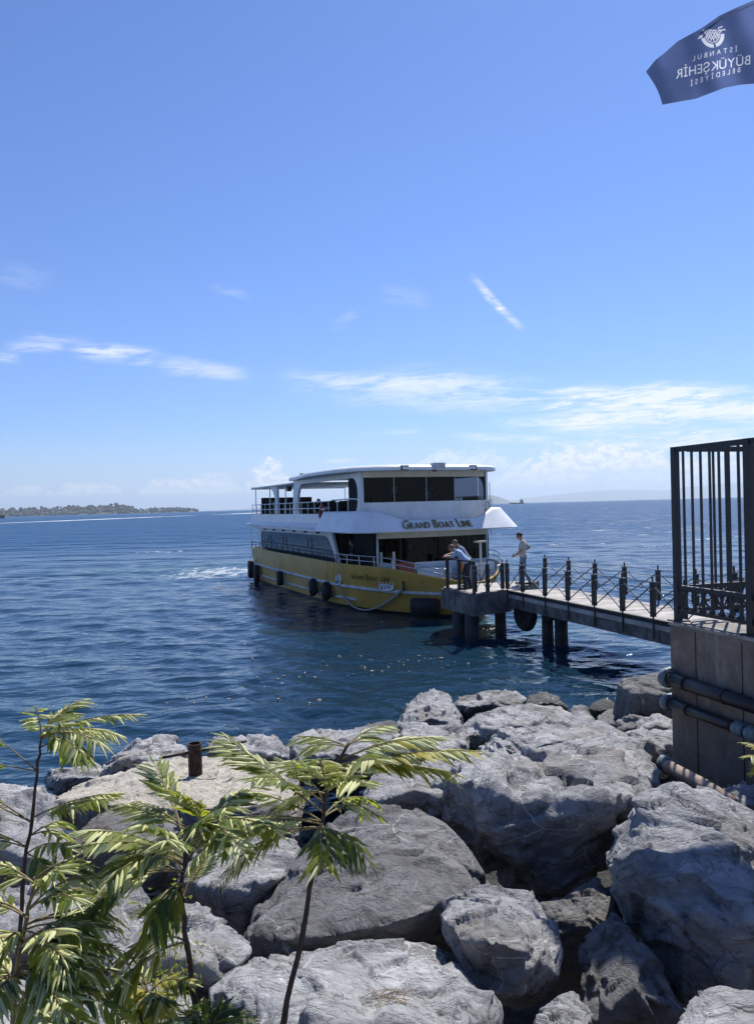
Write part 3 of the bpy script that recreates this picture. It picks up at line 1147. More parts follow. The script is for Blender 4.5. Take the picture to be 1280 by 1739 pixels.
    for px in (862, 890, 928, 967, 1012, 1060, 1112):
        # where the near edge is seen at that column
        lo, hi = 0.0, 1.6
        for _ in range(40):
            mid = (lo + hi) / 2
            p = PC + wd * (L * mid)
            c_ = CROT.transposed() @ (p - CPOS)
            x = 640 + F * c_.x / -c_.z
            if x < px:
                lo = mid
            else:
                hi = mid
        near.append(PC + wd * (L * lo) - side * 0.055)
    for k in (1.05, 2.5, 4.0, 5.4):
        p = near[6] + wd * k
        near.append(p + up * zramp(p))
    rail_line('pier_railing', 'dark railing with crossed braces on the near edge of the walkway', near)
    far = []
    for k in range(9):
        p = near[5] + side * (width + 0.11) + wd * (-7.6 + 1.45 * k + 0.5)
        far.append(p + up * zramp(p))
    for k in range(3):
        p = near[5] + side * (width + 0.11) + wd * (5.45 + 1.45 * k + 0.5)
        far.append(p + up * zramp(p))
    rail_line('pier_railing', 'dark railing with crossed braces on the far edge of the walkway', far)
    inn = (cen - (PA + PB_) / 2)
    inn.z = 0
    inn = inn.normalized() * 0.16
    hp = [PA.lerp(PB_, 0.12) + inn, PA.lerp(PB_, 0.5) + inn, PA.lerp(PB_, 0.93) + inn * 1.2]
    ee = empty('pier_railing', hp[0])
    for p in hp:
        MB().obox(p + up * 0.53, wd * 0.045, side * 0.045, up * 0.53).build('post', M['dark_metal'], ee)
    for p, q in zip(hp[:-1], hp[1:]):
        MB().tube([p + up * 1.05, q + up * 1.05], 0.03, 6).build('top_rail', M['dark_metal'], ee)
        MB().tube([p + up * 0.55, q + up * 0.55], 0.012, 5).build('cable', M['grey_metal'], ee)
    tag(ee, 'short black railing at the pier tip where two men lean', 'railing')
    rail_line('pier_railing', 'railing on the pier head between leaning men and tyre fender',
              [PB_.lerp(PC, 0.05) + Vector((inn.x * 0.3, 0.16, 0)), PB_.lerp(PC, 0.42) + Vector((0, 0.16, 0)), PB_.lerp(PC, 0.84) + Vector((0, 0.16, 0))], [0, 1, 0])
    return wd, side, near


PIER_D, PIER_S, PIER_NEAR = build_pier()
# ---------------------------------------------------------------- lettering
def letters(text, big=1.0, small=0.74, gap=0.10, space=0.42, extrude=0.0, mono_case=False):
    """flat letter meshes laid out along +x, cap height about 1; returns list of (verts, faces) and the total width"""
    out, x = [], 0.0
    dg = None
    start = True
    for ch in text:
        if ch == ' ':
            x += space
            start = True
            continue
        k = big if (start or mono_case) else small
        start = False
        cu = bpy.data.curves.new('letter', 'FONT')
        cu.body = ch
        cu.size = 1.4
        cu.extrude = 0.0
        ob = bpy.data.objects.new('letter', cu)
        COL.objects.link(ob)
        dg = bpy.context.evaluated_depsgraph_get()
        me = bpy.data.meshes.new_from_object(ob.evaluated_get(dg))
        v = np.array([q.co[:] for q in me.vertices]) * k
        f = [tuple(pl.vertices) for pl in me.polygons]
        bpy.data.objects.remove(ob)
        bpy.data.meshes.remove(me)
        bpy.data.curves.remove(cu)
        w = v[:, 0].max() - v[:, 0].min()
        v[:, 0] += x - v[:, 0].min()
        x += w + gap
        out.append((v, f))
    return out, x - gap


def thick_letters(mb, lets, mapf, depth, mi=0):
    """map (x, y) letters onto a surface with mapf(x, y, d); depth > 0 raises them"""
    for v, f in lets:
        n = len(v)
        top = [mapf(a, b_, depth) for a, b_, _ in v]
        bot = [mapf(a, b_, 0.0) for a, b_, _ in v]
        edges = {}
        for q in f:
            for i in range(len(q)):
                e_ = (q[i], q[(i + 1) % len(q)])
                edges[e_] = edges.get(e_, 0) + 1
        sides = [(a, b_, n + b_, n + a) for (a, b_) in edges if (b_, a) not in edges]
        mb.add(top + bot, list(f) + sides, mi)


# ---------------------------------------------------------------- the ferry
def build_ferry():
    fwd = Vector((0.395, -0.9187, 0)).normalized()
    O = Vector((-4.71, 48.12, 0))
    e = empty('ferry', O, math.atan2(fwd.y, fwd.x))
    ROOTLOCAL.add(e.name)
    port = Vector((-fwd.y, fwd.x, 0))

    def W(u, w, z):
        """ferry coordinates (forward, port, up) to world"""
        return O + fwd * u + port * w + Vector((0, 0, z))

    def part(mb, name, mat, parent=None, smooth=False):
        if parent is None:
            return mb.build(name, mat, e, smooth, local=True)
        return mb.build(name, mat, parent, smooth)

    ORG[e.name] = Vector((0, 0, 0))
    # ---- hull
    ZS = lambda s: 1.86 + 0.13 * (1 - s) - 0.50 * max(0.0, (s - 0.84) / 0.16) ** 1.7
    LEN = lambda z: 20.3 + 1.25 * max(0, min(1, z / 1.85)) ** 0.9
    BW = lambda z: 2.95 + 0.45 * max(0, min(1, (z + 0.6) / 2.4)) ** 0.8

    def hull(s, z, off=0.0, sgn=-1):
        q = max(0.0, (s - 0.60) / 0.40)
        pw = 2.0 + 0.5 * max(0, z) / 1.85
        b_ = (BW(z) + off) * (1 - q ** pw) ** (0.62 if z > 0 else 0.75)
        b_ *= 0.95 + 0.05 * min(1, s / 0.2)
        return (LEN(z) + off) * s, sgn * b_, z

    SS = [0.0, 0.05, 0.1, 0.2, 0.3, 0.4, 0.5, 0.56, 0.6, 0.65, 0.7, 0.74, 0.78, 0.82, 0.85, 0.88, 0.905, 0.93, 0.95, 0.968, 0.982, 0.992, 0.998, 1.0]

    def shell(zf0, zf1, nz, off=0.0):
        rows = []
        for k in range(nz + 1):
            t = k / nz
            row = []
            for s in SS:
                row.append(hull(s, zf0(s) * (1 - t) + zf1(s) * t, off))
            for s in SS[::-1]:
                u, w, z = hull(s, zf0(s) * (1 - t) + zf1(s) * t, off)
                row.append((u, -w, z))
            rows.append(row)
        return rows

    mb = MB().loft(shell(lambda s: 0.10, ZS, 8), closed=True, flip=True)
    h = part(mb, 'hull', M['yellow'], smooth=True)
    h['label'] = 'yellow painted hull'
    mb = MB().loft(shell(lambda s: -0.8, lambda s: 0.10, 3), closed=True, flip=True)
    part(mb, 'boot_top', M['hull_black'], smooth=True)
    # bulwark inside and gunwale cap
    rows_o = shell(ZS, ZS, 1)[0]
    rows_i = shell(ZS, ZS, 1, -0.12)[0]
    lift = [(p[0], p[1], p[2] + 0.035) for p in rows_o]
    lifti = [(p[0], p[1], p[2] + 0.035) for p in rows_i]
    part(MB().loft([rows_o, lift, lifti, rows_i], closed=True), 'gunwale', M['yellow'])
    part(MB().loft(shell(lambda s: 1.15, ZS, 4, -0.12), closed=True), 'bulwark_lining', M['white'])
    n = len(SS)
    dk = MB()
    deck = [hull(s, 1.15, -0.05) for s in SS]
    dk.loft([deck, [(u, -w, z) for u, w, z in deck]], flip=True)
    part(dk, 'main_deck', M['deckfloor'])
    # rubbing strakes
    for zz, r, s0, s1, nm in ((0.93, 0.075, 0.005, 1.0, 'rubbing_strake'), (0.42, 0.055, 0.01, 0.78, 'rubbing_strake')):
        for sg in (-1, 1):
            ss = [s0 + (s1 - s0) * (1 - (1 - k / 46) ** 1.5) for k in range(47)]
            part(MB().tube([hull(s, zz + 0.12 * (1 - s) * (zz > 0.6), 0.02, sg) for s in ss], r, 8), nm, M['strake'], smooth=True)
    # plate seams
    for s in (0.655, 0.69):
        part(MB().tube([hull(s, z, 0.002) for z in (1.0, 1.3, 1.6, ZS(s))], 0.012, 5), 'hull_seam', M['yellow'])
    # transom
    part(MB().add([hull(0, -0.3), hull(0, ZS(0)), hull(0, ZS(0), 0, 1), hull(0, -0.3, 0, 1)], [(0, 1, 2, 3)]), 'transom', M['yellow'])

    # name on the hull, both bows
    lets, wid = letters('GRAND BOAT LINE', gap=0.13, space=0.5)
    for sg in (-1, 1):
        mb = MB()
        sc = 0.24
        s_start = 0.762

        def mapf(a, b_, d, sg=sg):
            q = a * sc if sg < 0 else (wid - a) * sc
            # walk along the hull
            s = s_start
            acc = 0.0
            pu, pw_, _ = hull(s, 1.45)
            while acc < q and s < 1:
                s2 = min(1, s + 0.004)
                u2, w2, _ = hull(s2, 1.45)
                dl = math.hypot(u2 - pu, w2 - pw_)
                if acc + dl > q:
                    s = s + 0.004 * (q - acc) / dl
                    break
                acc += dl
                s, pu, pw_ = s2, u2, w2
            z = 1.33 + b_ * sc
            return hull(s, z, 0.006 + d, sg)
        thick_letters(mb, lets, mapf, 0.004)
        part(mb, 'name_lettering', M['brown_paint'])

    # anchor pockets: polished plates with ribs
    for s, zz, rx, rz in ((0.712, 1.22, 0.24, 0.24), (0.868, 1.18, 0.38, 0.20)):
        c = Vector(hull(s, zz, 0.0))
        c2 = Vector(hull(s + 0.012, zz, 0.0))
        tx = (c2 - c).normalized()
        nrm = Vector((tx.y, -tx.x, 0))
        if nrm.y > 0:
            nrm = -nrm
        up = Vector((0, 0, 1))
        mb = MB()
        rim = [c + nrm * 0.03 + tx * (rx * math.copysign(abs(math.cos(a)) ** 0.7, math.cos(a))) + up * (rz * math.copysign(abs(math.sin(a)) ** 0.7, math.sin(a))) for a in [2 * math.pi * k / 24 for k in range(24)]]
        mb.tube(rim, 0.025, 6, closed=True)
        mb.add([c + nrm * 0.012] + [p - nrm * 0.02 for p in rim], [(0, 1 + (k + 1) % 24, 1 + k) for k in range(24)])
        pl = part(mb, 'anchor_plate', M['chrome'], smooth=True)
        for k in (-0.5, 0.0, 0.5):
            bar = MB().tube([c + nrm * 0.05 + tx * (rx * (k - 0.25)) - up * (rz * 0.7), c + nrm * 0.07 + tx * (rx * (k + 0.25)) + up * (rz * 0.7)], 0.02, 6)
            part(bar, 'anchor_fluke', M['chrome'], pl, smooth=True)
    fl = Vector(hull(0.905, 1.22, 0.05))
    part(MB().tube([fl + Vector((0.11 * math.cos(a), -0.05 * math.cos(a), 0.17 * math.sin(a))) for a in [2 * math.pi * k / 14 for k in range(14)]], 0.035, 7, closed=True), 'fairlead', M['rubber'], smooth=True)

    # ---- side rails on the gunwale
    for sg in (-1, 1):
        ss = [0.0 + 0.70 * k / 30 for k in range(31)]
        part(MB().tube([hull(s, ZS(s) + 0.36, -0.06, sg) for s in ss], 0.022, 6), 'gunwale_rail', M['dark_metal'])
        for k in range(0, 31, 2):
            a, b_ = hull(ss[k], ZS(ss[k]) + 0.02, -0.06, sg), hull(ss[k], ZS(ss[k]) + 0.36, -0.06, sg)
            part(MB().tube([a, b_], 0.02, 6), 'rail_post', M['dark_metal'])
        ss = [0.70 + 0.27 * k / 18 for k in range(19)]
        for hh in (0.22, 0.42):
            part(MB().tube([hull(s, ZS(s) + hh * (1 - 0.25 * max(0, (s - 0.9) / 0.1)), -0.08, sg) for s in ss], 0.02, 6), 'bow_rail', M['steel'], smooth=True)
        for k in range(0, 19, 3):
            part(MB().tube([hull(ss[k], ZS(ss[k]) + 0.02, -0.08, sg), hull(ss[k], ZS(ss[k]) + 0.42, -0.08, sg)], 0.02, 6), 'bow_rail_post', M['steel'])

    # ---- main cabin (u 0.7..17.2)
    CW = 2.92
    FU = lambda w: 17.25 + 0.32 * (1 - (w / CW) ** 2)
    ZD, ZO = 1.15, 3.26
    # inner dark core so that openings read as rooms
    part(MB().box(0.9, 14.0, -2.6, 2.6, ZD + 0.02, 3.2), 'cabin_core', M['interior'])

    def rounded(u0, u1, z0, z1, r, slope0=0.0, slope1=0.0, n=6):
        """rounded outline in (u, z); slope shifts the top edge"""
        pts = []
        for cx, cz, a0 in ((u1 - r, z1 - r, 0), (u0 + r, z1 - r, 90), (u0 + r, z0 + r, 180), (u1 - r, z0 + r, 270)):
            for k in range(n + 1):
                a = R(a0 + 90 * k / n)
                u, z = cx + r * math.cos(a), cz + r * math.sin(a)
                t = (z - z0) / (z1 - z0)
                pts.append((u + (slope1 if cx > (u0 + u1) / 2 else slope0) * t, z))
        return pts

    def ringframe(mb, inner, outer, y0, y1):
        """frame between two outlines of equal count, between planes y0 and y1"""
        k = len(inner)
        A = [(u, y0, z) for u, z in outer]
        B = [(u, y0, z) for u, z in inner]
        C_ = [(u, y1, z) for u, z in outer]
        D_ = [(u, y1, z) for u, z in inner]
        mb.loft([A, B, D_, C_, A], closed=True)

    def rect_outer(inner, u0, u1, z0, z1, n=6):
        pts = []
        for (u, z) in ((u1, z1), (u0, z1), (u0, z0), (u1, z0)):
            pts += [(u, z)] * (n + 1)
        return pts

    for sg in (-1, 1):
        y0, y1 = sg * CW, sg * (CW - 0.12)
        inner = rounded(1.15, 14.15, 1.75, 3.02, 0.42, 0.0, -1.15)
        outer = [(u, z) for u, z in rect_outer(inner, 0.6, 14.75, ZD, ZO)]
        outer = [(u - 1.3 * (z - ZD) / (ZO - ZD) if u > 10 else u, z) for u, z in outer]
        mb = MB()
        ringframe(mb, inner, outer, y0, y1)
        fr = part(mb, 'cabin_side', M['white'])
        gy = sg * (CW - 0.03)
        # glass in panes between seams
        cuts = [1.1, 3.2, 5.6, 8.2, 10.8, 14.2]
        for a, b_ in zip(cuts[:-1], cuts[1:]):
            sl = -1.2 if b_ > 14 else 0.0
            part(MB().add([(a + 0.012, gy, 1.7), (b_ - 0.012, gy, 1.7), (b_ - 0.012 + sl, gy, 3.05), (a + 0.012, gy, 3.05)], [(0, 1, 2, 3)]), 'window_pane', M['side_glass'], fr)
        for u in (3.0, 6.0, 10.3):
            o_ = rounded(u - 0.34, u + 0.34, 2.36, 2.80, 0.05)
            i_ = rounded(u - 0.28, u + 0.28, 2.42, 2.74, 0.04)
            mb = MB()
            ringframe(mb, i_, o_, gy + sg * 0.02, gy)
            part(mb, 'hopper_frame', M['dark_metal'], fr)
        for k in range(6):
            u = 2.0 + k * 1.9
            part(MB().box(u, u + 0.34, min(y0, y0 + sg * 0.06), max(y0, y0 + sg * 0.06), 3.10, 3.20), 'vent_box', M['interior'], fr)
    # front wall: white dado, dark panes between mullions, white header; open side passage to starboard
    ws = [-1.95, -1.2, -0.2, 0.8, 1.8, 2.5, 2.9]

    def frontstrip(w0, w1, z0, z1, off=0.0, n=5):
        rows = []
        for z in (z0, z1):
            rows.append([(FU(w0 + (w1 - w0) * k / n) + off, w0 + (w1 - w0) * k / n, z) for k in range(n + 1)])
        return MB().loft(rows)

    part(frontstrip(-2.35, 2.92, ZD + 0.02, 1.96, 0, 10), 'cabin_front_dado', M['white'])
    part(frontstrip(-2.35, 2.92, 2.98, ZO, 0, 10), 'cabin_front_header', M['cream'])
    edges_ = [-2.35, -1.4, -0.35, 0.7, 1.75, 2.55, 2.92]
    for a, b_ in zip(edges_[:-1], edges_[1:]):
        part(frontstrip(a + 0.02, b_ - 0.02, 1.96, 2.98, -0.02, 3), 'front_pane', M['pane'])
        part(MB().tube([(FU(b_) + 0.0, b_, 1.96), (FU(b_) + 0.0, b_, 2.98)], 0.022, 6), 'mullion', M['dark_metal'])
    part(MB().box(17.05, 17.25, 2.8, 2.93, ZD + 0.02, ZO), 'corner_post', M['white'])
    part(MB().tube([(FU(-2.35) + 0.05, -2.38, ZD), (FU(-2.35) + 0.05, -2.38, ZO)], 0.045, 8), 'corner_post', M['white'], smooth=True)
    # saloon behind the panes
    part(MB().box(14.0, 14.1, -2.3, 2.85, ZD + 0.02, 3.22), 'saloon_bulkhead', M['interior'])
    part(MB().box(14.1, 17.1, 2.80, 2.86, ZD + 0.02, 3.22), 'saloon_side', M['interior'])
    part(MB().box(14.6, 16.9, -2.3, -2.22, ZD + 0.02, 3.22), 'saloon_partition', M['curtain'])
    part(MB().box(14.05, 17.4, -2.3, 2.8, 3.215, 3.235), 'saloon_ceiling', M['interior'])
    for k in range(11):
        w = -2.05 + 0.45 * k
        part(MB().tube([(16.6 + 0.05 * (k % 2), w, 1.9), (16.62, w + 0.03, 2.5), (16.6, w, 3.1)], [0.10, 0.07, 0.11], 7), 'curtain', M['curtain'], smooth=True)
    for k in range(4):
        w = -1.6 + 1.1 * k
        part(MB().box(15.4, 15.5, w, w + 0.45, 1.6, 2.35), 'seat_back', M['seat'])

    rg = random.Random(3)
    for k in range(9):
        w, z = -2.0 + 0.5 * k, rg.uniform(1.75, 2.5)
        part(MB().box(15.2, 15.3, w, w + rg.uniform(0.1, 0.3), z, z + rg.uniform(0.1, 0.3)), 'wall_notice', M['cream'] if k % 3 else M['side_glass'])
    for k in range(3):
        part(MB().box(15.9, 16.2, -1.5 + 1.5 * k, -1.0 + 1.5 * k, 1.9, 2.15), 'counter_box', M['strake'])
    # ---- upper deck slab and ledges
    def plan(t, Wd, u0, Ln, pw=8.0):
        """half-rounded front outline, t from -1 (starboard aft) to 1 (port aft)"""
        a = abs(t)
        k0 = (1 - 0.93 ** pw) ** (1 / pw)
        if a <= 0.7:
            wf = 0.93 * a / 0.7
            uf = (1 - wf ** pw) ** (1 / pw)
        else:
            uf = k0 * (1 - (a - 0.7) / 0.3)
            wf = (1 - uf ** pw) ** (1 / pw)
        return u0 + Ln * uf, Wd * math.copysign(wf, t)

    TT = [k / 70 for k in range(-70, 71)]
    slab = [(-0.15, -3.3)] + [plan(t, 3.80, 13.9, 4.85) for t in TT] + [(-0.15, 3.3)]
    part(MB().prism(slab, ZO, 3.34), 'upper_deck', M['white'])
    for sg in (-1, 1):
        rows = []
        for u in (-0.15, 4, 9, 13.88):
            rows.append([(u, sg * 3.42, 3.342), (u, sg * 3.44, 3.42), (u, sg * 3.20, 3.60), (u, sg * 3.14, 4.02), (u, sg * 3.06, 4.02), (u, sg * 3.06, 3.342)])
        part(MB().loft(rows, flip=(sg > 0)), 'bulwark_ledge', M['white'])
        part(MB().box(0.62, 13.9, min(sg * 2.98, sg * 3.2), max(sg * 2.98, sg * 3.2), 3.20, 3.258), 'soffit', M['white'])
    part(MB().box(-0.15, -0.05, -3.1, 3.1, 3.342, 4.0), 'stern_bulwark', M['white'])

    # forward fascia with scooped top and raked face
    def ztop(w):
        k = max(0.0, 1 - (abs(w) / 2.6) ** 2.4)
        return 4.12 - 0.42 * min(1, k * 1.25)

    def fpt(t, hgt, off=0.0):
        ub, wb = plan(t, 3.86 + off, 13.9, 4.95 + off, 10)
        ut, wt = plan(t, 3.42 + off, 13.9, 4.25 + off, 10)
        zt_ = ztop(wt)
        k = (zt_ - 3.30) / 0.82
        z = 3.30 + (zt_ - 3.30) * hgt
        hh = hgt * k
        return ub + (ut - ub) * hh, wb + (wt - wb) * hh, z

    rows = [[fpt(t, hg) for t in TT] for hg in (0, 0.12, 0.3, 0.5, 0.7, 0.88, 1.0)]
    rows.append([(p[0] - 0.05, p[1] * 0.985, p[2] + 0.012) for p in rows[-1]])
    rows.append([(p[0] - 0.16, p[1] * 0.96, p[2] - 0.02) for p in rows[-3]])
    rows.append([(p[0] - 0.35, p[1] * 0.93, 3.36) for p in rows[0]])
    mb = MB().loft(rows)
    mb.loft([[fpt(t, 0) for t in TT], [(p[0] - 0.2, p[1] * 0.95, 3.29) for p in [fpt(t, 0) for t in TT]]], flip=True)
    fa = part(mb, 'bow_fascia', M['white'], smooth=True)
    for t in (-1, 1):
        a = [fpt(t, hg) for hg in (0, 0.3, 0.6, 1.0)]
        part(MB().add(a + [(a[0][0], a[0][1] * 0.9, 3.34), (a[0][0], a[3][1] * 0.95, 4.12)], [(0, 1, 2, 3, 5, 4) if t < 0 else (4, 5, 3, 2, 1, 0)]), 'fascia_end', M['white'])
    # raised gold name on the fascia
    lets2, wid2 = letters('GRAND BOAT LINE', gap=0.12, space=0.42)
    sc2 = 3.0 / wid2

    def tofw(w):
        lo, hi = -1.0, 1.0
        for _ in range(40):
            mid = (lo + hi) / 2
            if plan(mid, 3.7, 13.9, 4.7, 10)[1] < w:
                lo = mid
            else:
                hi = mid
        return (lo + hi) / 2

    mb = MB()

    def mapn(a, b_, d):
        w = -1.78 + a * sc2
        t = tofw(w)
        z = 3.40 + b_ * sc2 * 1.12
        hgt = (z - 3.30) / (fpt(t, 1)[2] - 3.30)
        return fpt(t, hgt, 0.01 + d)
    thick_letters(mb, lets2, mapn, 0.07)
    part(mb, 'name_lettering', M['gold'], fa)

    # ---- upper saloon: side frames, wheelhouse, roof
    for sg in (-1, 1):
        y0, y1 = sg * 3.02, sg * 2.90
        inner = rounded(8.7, 17.0, 4.0, 5.50, 0.6, 0.4, 0.0)
        outer = rect_outer(inner, 7.85, 17.15, 3.36, 5.70)
        outer = [(u + (0.45 * ((z - 3.36) / 2.34) ** 2 if u < 9 else 0), z) for u, z in outer]
        mb = MB()
        ringframe(mb, inner, outer, y0, y1)
        part(mb, 'saloon_frame', M['white'])
    WF = lambda w: 17.18 + 0.25 * (1 - (w / 2.9) ** 2)

    def wstrip(w0, w1, z0, z1, off=0.0, n=5, rake=0.0):
        rows = []
        for z in (z0, z1):
            rows.append([(WF(w0 + (w1 - w0) * k / n) + off + rake * (z - 4.4), w0 + (w1 - w0) * k / n, z) for k in range(n + 1)])
        return MB().loft(rows)

    part(wstrip(-2.9, 2.9, 3.36, 4.46, 0, 10), 'wheelhouse_dado', M['white'])
    part(wstrip(-2.9, 2.9, 5.48, 5.72, 0, 10), 'wheelhouse_header', M['cream'])
    ed = [-2.9, -1.55, -0.1, 1.25, 2.5, 2.9]
    for a, b_ in zip(ed[:-1], ed[1:]):
        part(wstrip(a + 0.015, b_ - 0.015, 4.46, 5.48, -0.02, 3), 'wheelhouse_pane', M['pane'])
    for b_ in ed[1:-1]:
        part(MB().tube([(WF(b_), b_, 4.46), (WF(b_), b_, 5.48)], 0.016, 6), 'mullion', M['strake'])
    for w in (-2.86, 2.86):
        part(MB().tube([(17.15, w, 3.36), (17.15, w, 5.7)], 0.05, 8), 'wheelhouse_post', M['white'] if w < 0 else M['dark_metal'], smooth=True)
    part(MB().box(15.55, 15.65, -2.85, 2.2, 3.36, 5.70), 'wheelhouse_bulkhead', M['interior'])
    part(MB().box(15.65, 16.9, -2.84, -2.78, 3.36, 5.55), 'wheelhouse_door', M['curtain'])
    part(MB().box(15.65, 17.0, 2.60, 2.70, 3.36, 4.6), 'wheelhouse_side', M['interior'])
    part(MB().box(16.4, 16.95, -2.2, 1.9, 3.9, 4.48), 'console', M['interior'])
    st = MB().tube([(16.2, 0.6 + 0.28 * math.cos(a), 4.7 + 0.28 * math.sin(a)) for a in [2 * math.pi * k / 16 for k in range(16)]], 0.025, 6, closed=True)
    part(st, 'steering_wheel', M['rust'], smooth=True)
    for k in range(5):
        part(MB().tube([(16.85, -2.5 + 0.24 * k, 4.45), (16.85, -2.48 + 0.24 * k, 5.5)], [0.10, 0.07], 7), 'curtain', M['curtain'], smooth=True)
    for k in range(5):
        w = -1.9 + 0.85 * k
        part(MB().box(15.7, 15.75, w, w + rg.uniform(0.15, 0.5), 4.5 + rg.uniform(0, 0.4), 5.0 + rg.uniform(0, 0.35)), 'wall_notice', M['strake'] if k % 2 else M['interior'])
    part(MB().tube([(17.46, 0.1, 4.46), (17.45, 0.35, 4.95)], 0.012, 5), 'wiper', M['dark_metal'])
    # roof
    roofp = [(7.7, -2.9), (7.9, -3.15), (9.2, -3.28)] + [plan(t, 3.80, 12.5, 6.0, 4.0) for t in TT] + [(9.2, 3.28), (7.9, 3.15), (7.7, 2.9)]
    rows = []
    for q, z in ((1.0, 5.72), (1.0, 5.84), (0.985, 5.90), (0.90, 5.96), (0.5, 6.05), (0.02, 6.09)):
        rows.append([(12.5 + (u - 12.5) * (1 - (1 - q) * 0.8), w * q, z) for u, w in roofp])
    mb = MB().loft(rows, closed=True)
    mb.add([(u, w, 5.715) for u, w in roofp], [tuple(range(len(roofp)))[::-1]])
    rf = part(mb, 'roof', M['white'])
    # floodlights, sign box, horn
    for w in (-1.55, 1.55):
        c = Vector((18.42, w, 5.80))
        b1 = part(MB().obox(c, (0.05, 0, 0), (0, 0.17, 0), (0, 0, 0.10)), 'floodlight', M['dark_metal'], rf)
        part(MB().obox(c + Vector((0.052, 0, 0)), (0.004, 0, 0), (0, 0.12, 0), (0, 0, 0.06)), 'floodlight_glass', M['lamp_white'], rf)
        part(MB().tube([c - Vector((0.0, 0.3, -0.06)), c - Vector((0.1, 0.1, -0.02))], 0.015, 5), 'lamp_bracket', M['dark_metal'], rf)
    part(MB().obox((18.40, -0.05, 5.88), (0.14, 0, 0), (0, 0.27, 0), (0, 0, 0.12)), 'route_sign_box', M['strake'], rf)
    part(MB().obox((18.36, -0.2, 5.70), (0.05, 0, 0), (0, 0.07, 0), (0, 0, 0.05)), 'camera_housing', M['dark_metal'], rf)
    part(MB().obox((10.2, -3.2, 5.88), (0.12, 0, 0), (0, 0.05, 0), (0, 0, 0.12)), 'side_lamp', M['dark_metal'], rf)
    # aft canopy with posts
    can = MB()
    for k in range(2):
        pass
    can.box(-0.35, 8.2, -3.05, 3.05, 5.56, 5.63)
    part(can, 'aft_canopy', M['white'])
    part(MB().box(-0.40, -0.352, -3.05, 3.05, 5.52, 5.66), 'canopy_edge', M['strake'])
    for sg in (-1, 1):
        part(MB().loft([[(4.3, sg * 2.9, 3.36), (4.75, sg * 2.9, 3.36), (4.75, sg * 2.78, 3.36), (4.3, sg * 2.78, 3.36)],
                        [(4.3, sg * 2.9, 4.9), (4.75, sg * 2.9, 4.9), (4.75, sg * 2.78, 4.9), (4.3, sg * 2.78, 4.9)],
                        [(3.9, sg * 2.9, 5.3), (4.75, sg * 2.9, 5.3), (4.75, sg * 2.78, 5.3), (3.9, sg * 2.78, 5.3)],
                        [(3.2, sg * 2.9, 5.558), (4.75, sg * 2.9, 5.558), (4.75, sg * 2.78, 5.558), (3.2, sg * 2.78, 5.558)]], closed=True), 'canopy_bracket', M['white'])
        for u in (0.1, 3.3, 6.4):
            part(MB().tube([(u, sg * 2.9, 3.36), (u, sg * 2.9, 5.56)], 0.03, 6), 'canopy_pole', M['steel'])
        part(MB().obox((6.4, sg * 2.7, 5.35), (0.16, 0, 0), (0, 0.1, 0), (0, 0, 0.12)), 'speaker_box', M['dark_metal'])
        part(MB().tube([(-0.1, sg * 3.2, ZS(0)), (-0.1, sg * 3.2, 3.27)], 0.03, 6), 'stern_stanchion', M['steel'])
    # upper railings
    for sg in (-1, 1):
        y = sg * 3.1
        for z in (4.28, 4.58):
            part(MB().tube([(-0.1, y, z), (13.9, y, z)], 0.022, 6), 'upper_rail', M['steel'])
        for k in range(15):
            u = 0.0 + k * 0.98
            part(MB().tube([(u, y, 4.02), (u, y, 4.58)], 0.02, 6), 'upper_rail_post', M['steel'])
        part(MB().tube([(13.9, sg * 3.02, 4.62), (16.3, sg * 2.98, 4.64), (16.6, sg * 2.9, 4.62), (17.3, sg * 2.7, 4.2)], 0.03, 6), 'upper_rail', M['white'], smooth=True)
        for u in (14.6, 15.9):
            part(MB().tube([(u, sg * 3.02, 4.12), (u, sg * 3.02, 4.62)], 0.025, 6), 'upper_rail_post', M['white'])
    for (u0, w0, u1, w1) in ((16.6, 3.02, 17.9, 2.75), (17.9, 2.75, 17.9, 2.4)):
        part(MB().tube([(u0, w0, 4.45), (u1, w1, 4.45)], 0.022, 6), 'wing_rail', M['steel'])
        part(MB().tube([(u1, w1, 4.0), (u1, w1, 4.45)], 0.022, 6), 'wing_rail_post', M['steel'])
    part(MB().box(16.9, 17.15, 3.0, 3.12, 4.1, 4.42), 'nav_light_box', M['strake'])
    part(MB().tube([(-0.1, -3.1, 4.58), (-0.1, 3.1, 4.58)], 0.022, 6), 'upper_rail', M['steel'])
    # seats on the upper deck
    for k in range(12):
        u = 0.9 + k * 1.02
        for w in (-2.35, -1.3, 1.3, 2.35):
            if u > 12.4 or (k * 5 + int(w * 3)) % 7 == 0:
                continue
            mb = MB().box(u - 0.24, u - 0.18, w - 0.24, w + 0.24, 3.9, 4.62)
            mb.box(u - 0.18, u + 0.26, w - 0.24, w + 0.24, 3.82, 3.9).box(u - 0.03, u + 0.03, w - 0.03, w + 0.03, 3.342, 3.82)
            part(mb, 'deck_chair', M['seat'])
    part(MB().box(0.2, 0.3, -2.6, 0.6, 3.9, 5.0), 'stern_screen', M['curtain'])
    # foredeck things fixed to the boat
    part(MB().box(17.7, 18.2, -1.0, 0.6, 1.17, 1.75), 'deck_locker', M['white'])
    part(MB().box(17.9, 18.5, -1.9, -1.25, 1.17, 2.05), 'hatch_box', M['red'])
    part(MB().box(18.3, 19.2, 1.0, 2.0, 1.17, 1.95), 'deck_locker', M['white'])
    part(MB().box(18.9, 19.1, 0.55, 0.75, 1.17, 2.15), 'rescue_box', M['orange'])
    mb = MB().tube([(19.3, 1.3, 1.17), (19.3, 1.3, 2.75)], 0.05, 8).box(19.2, 19.4, 1.05, 1.55, 2.75, 2.82)
    part(mb, 'bow_lamp_post', M['cream'])
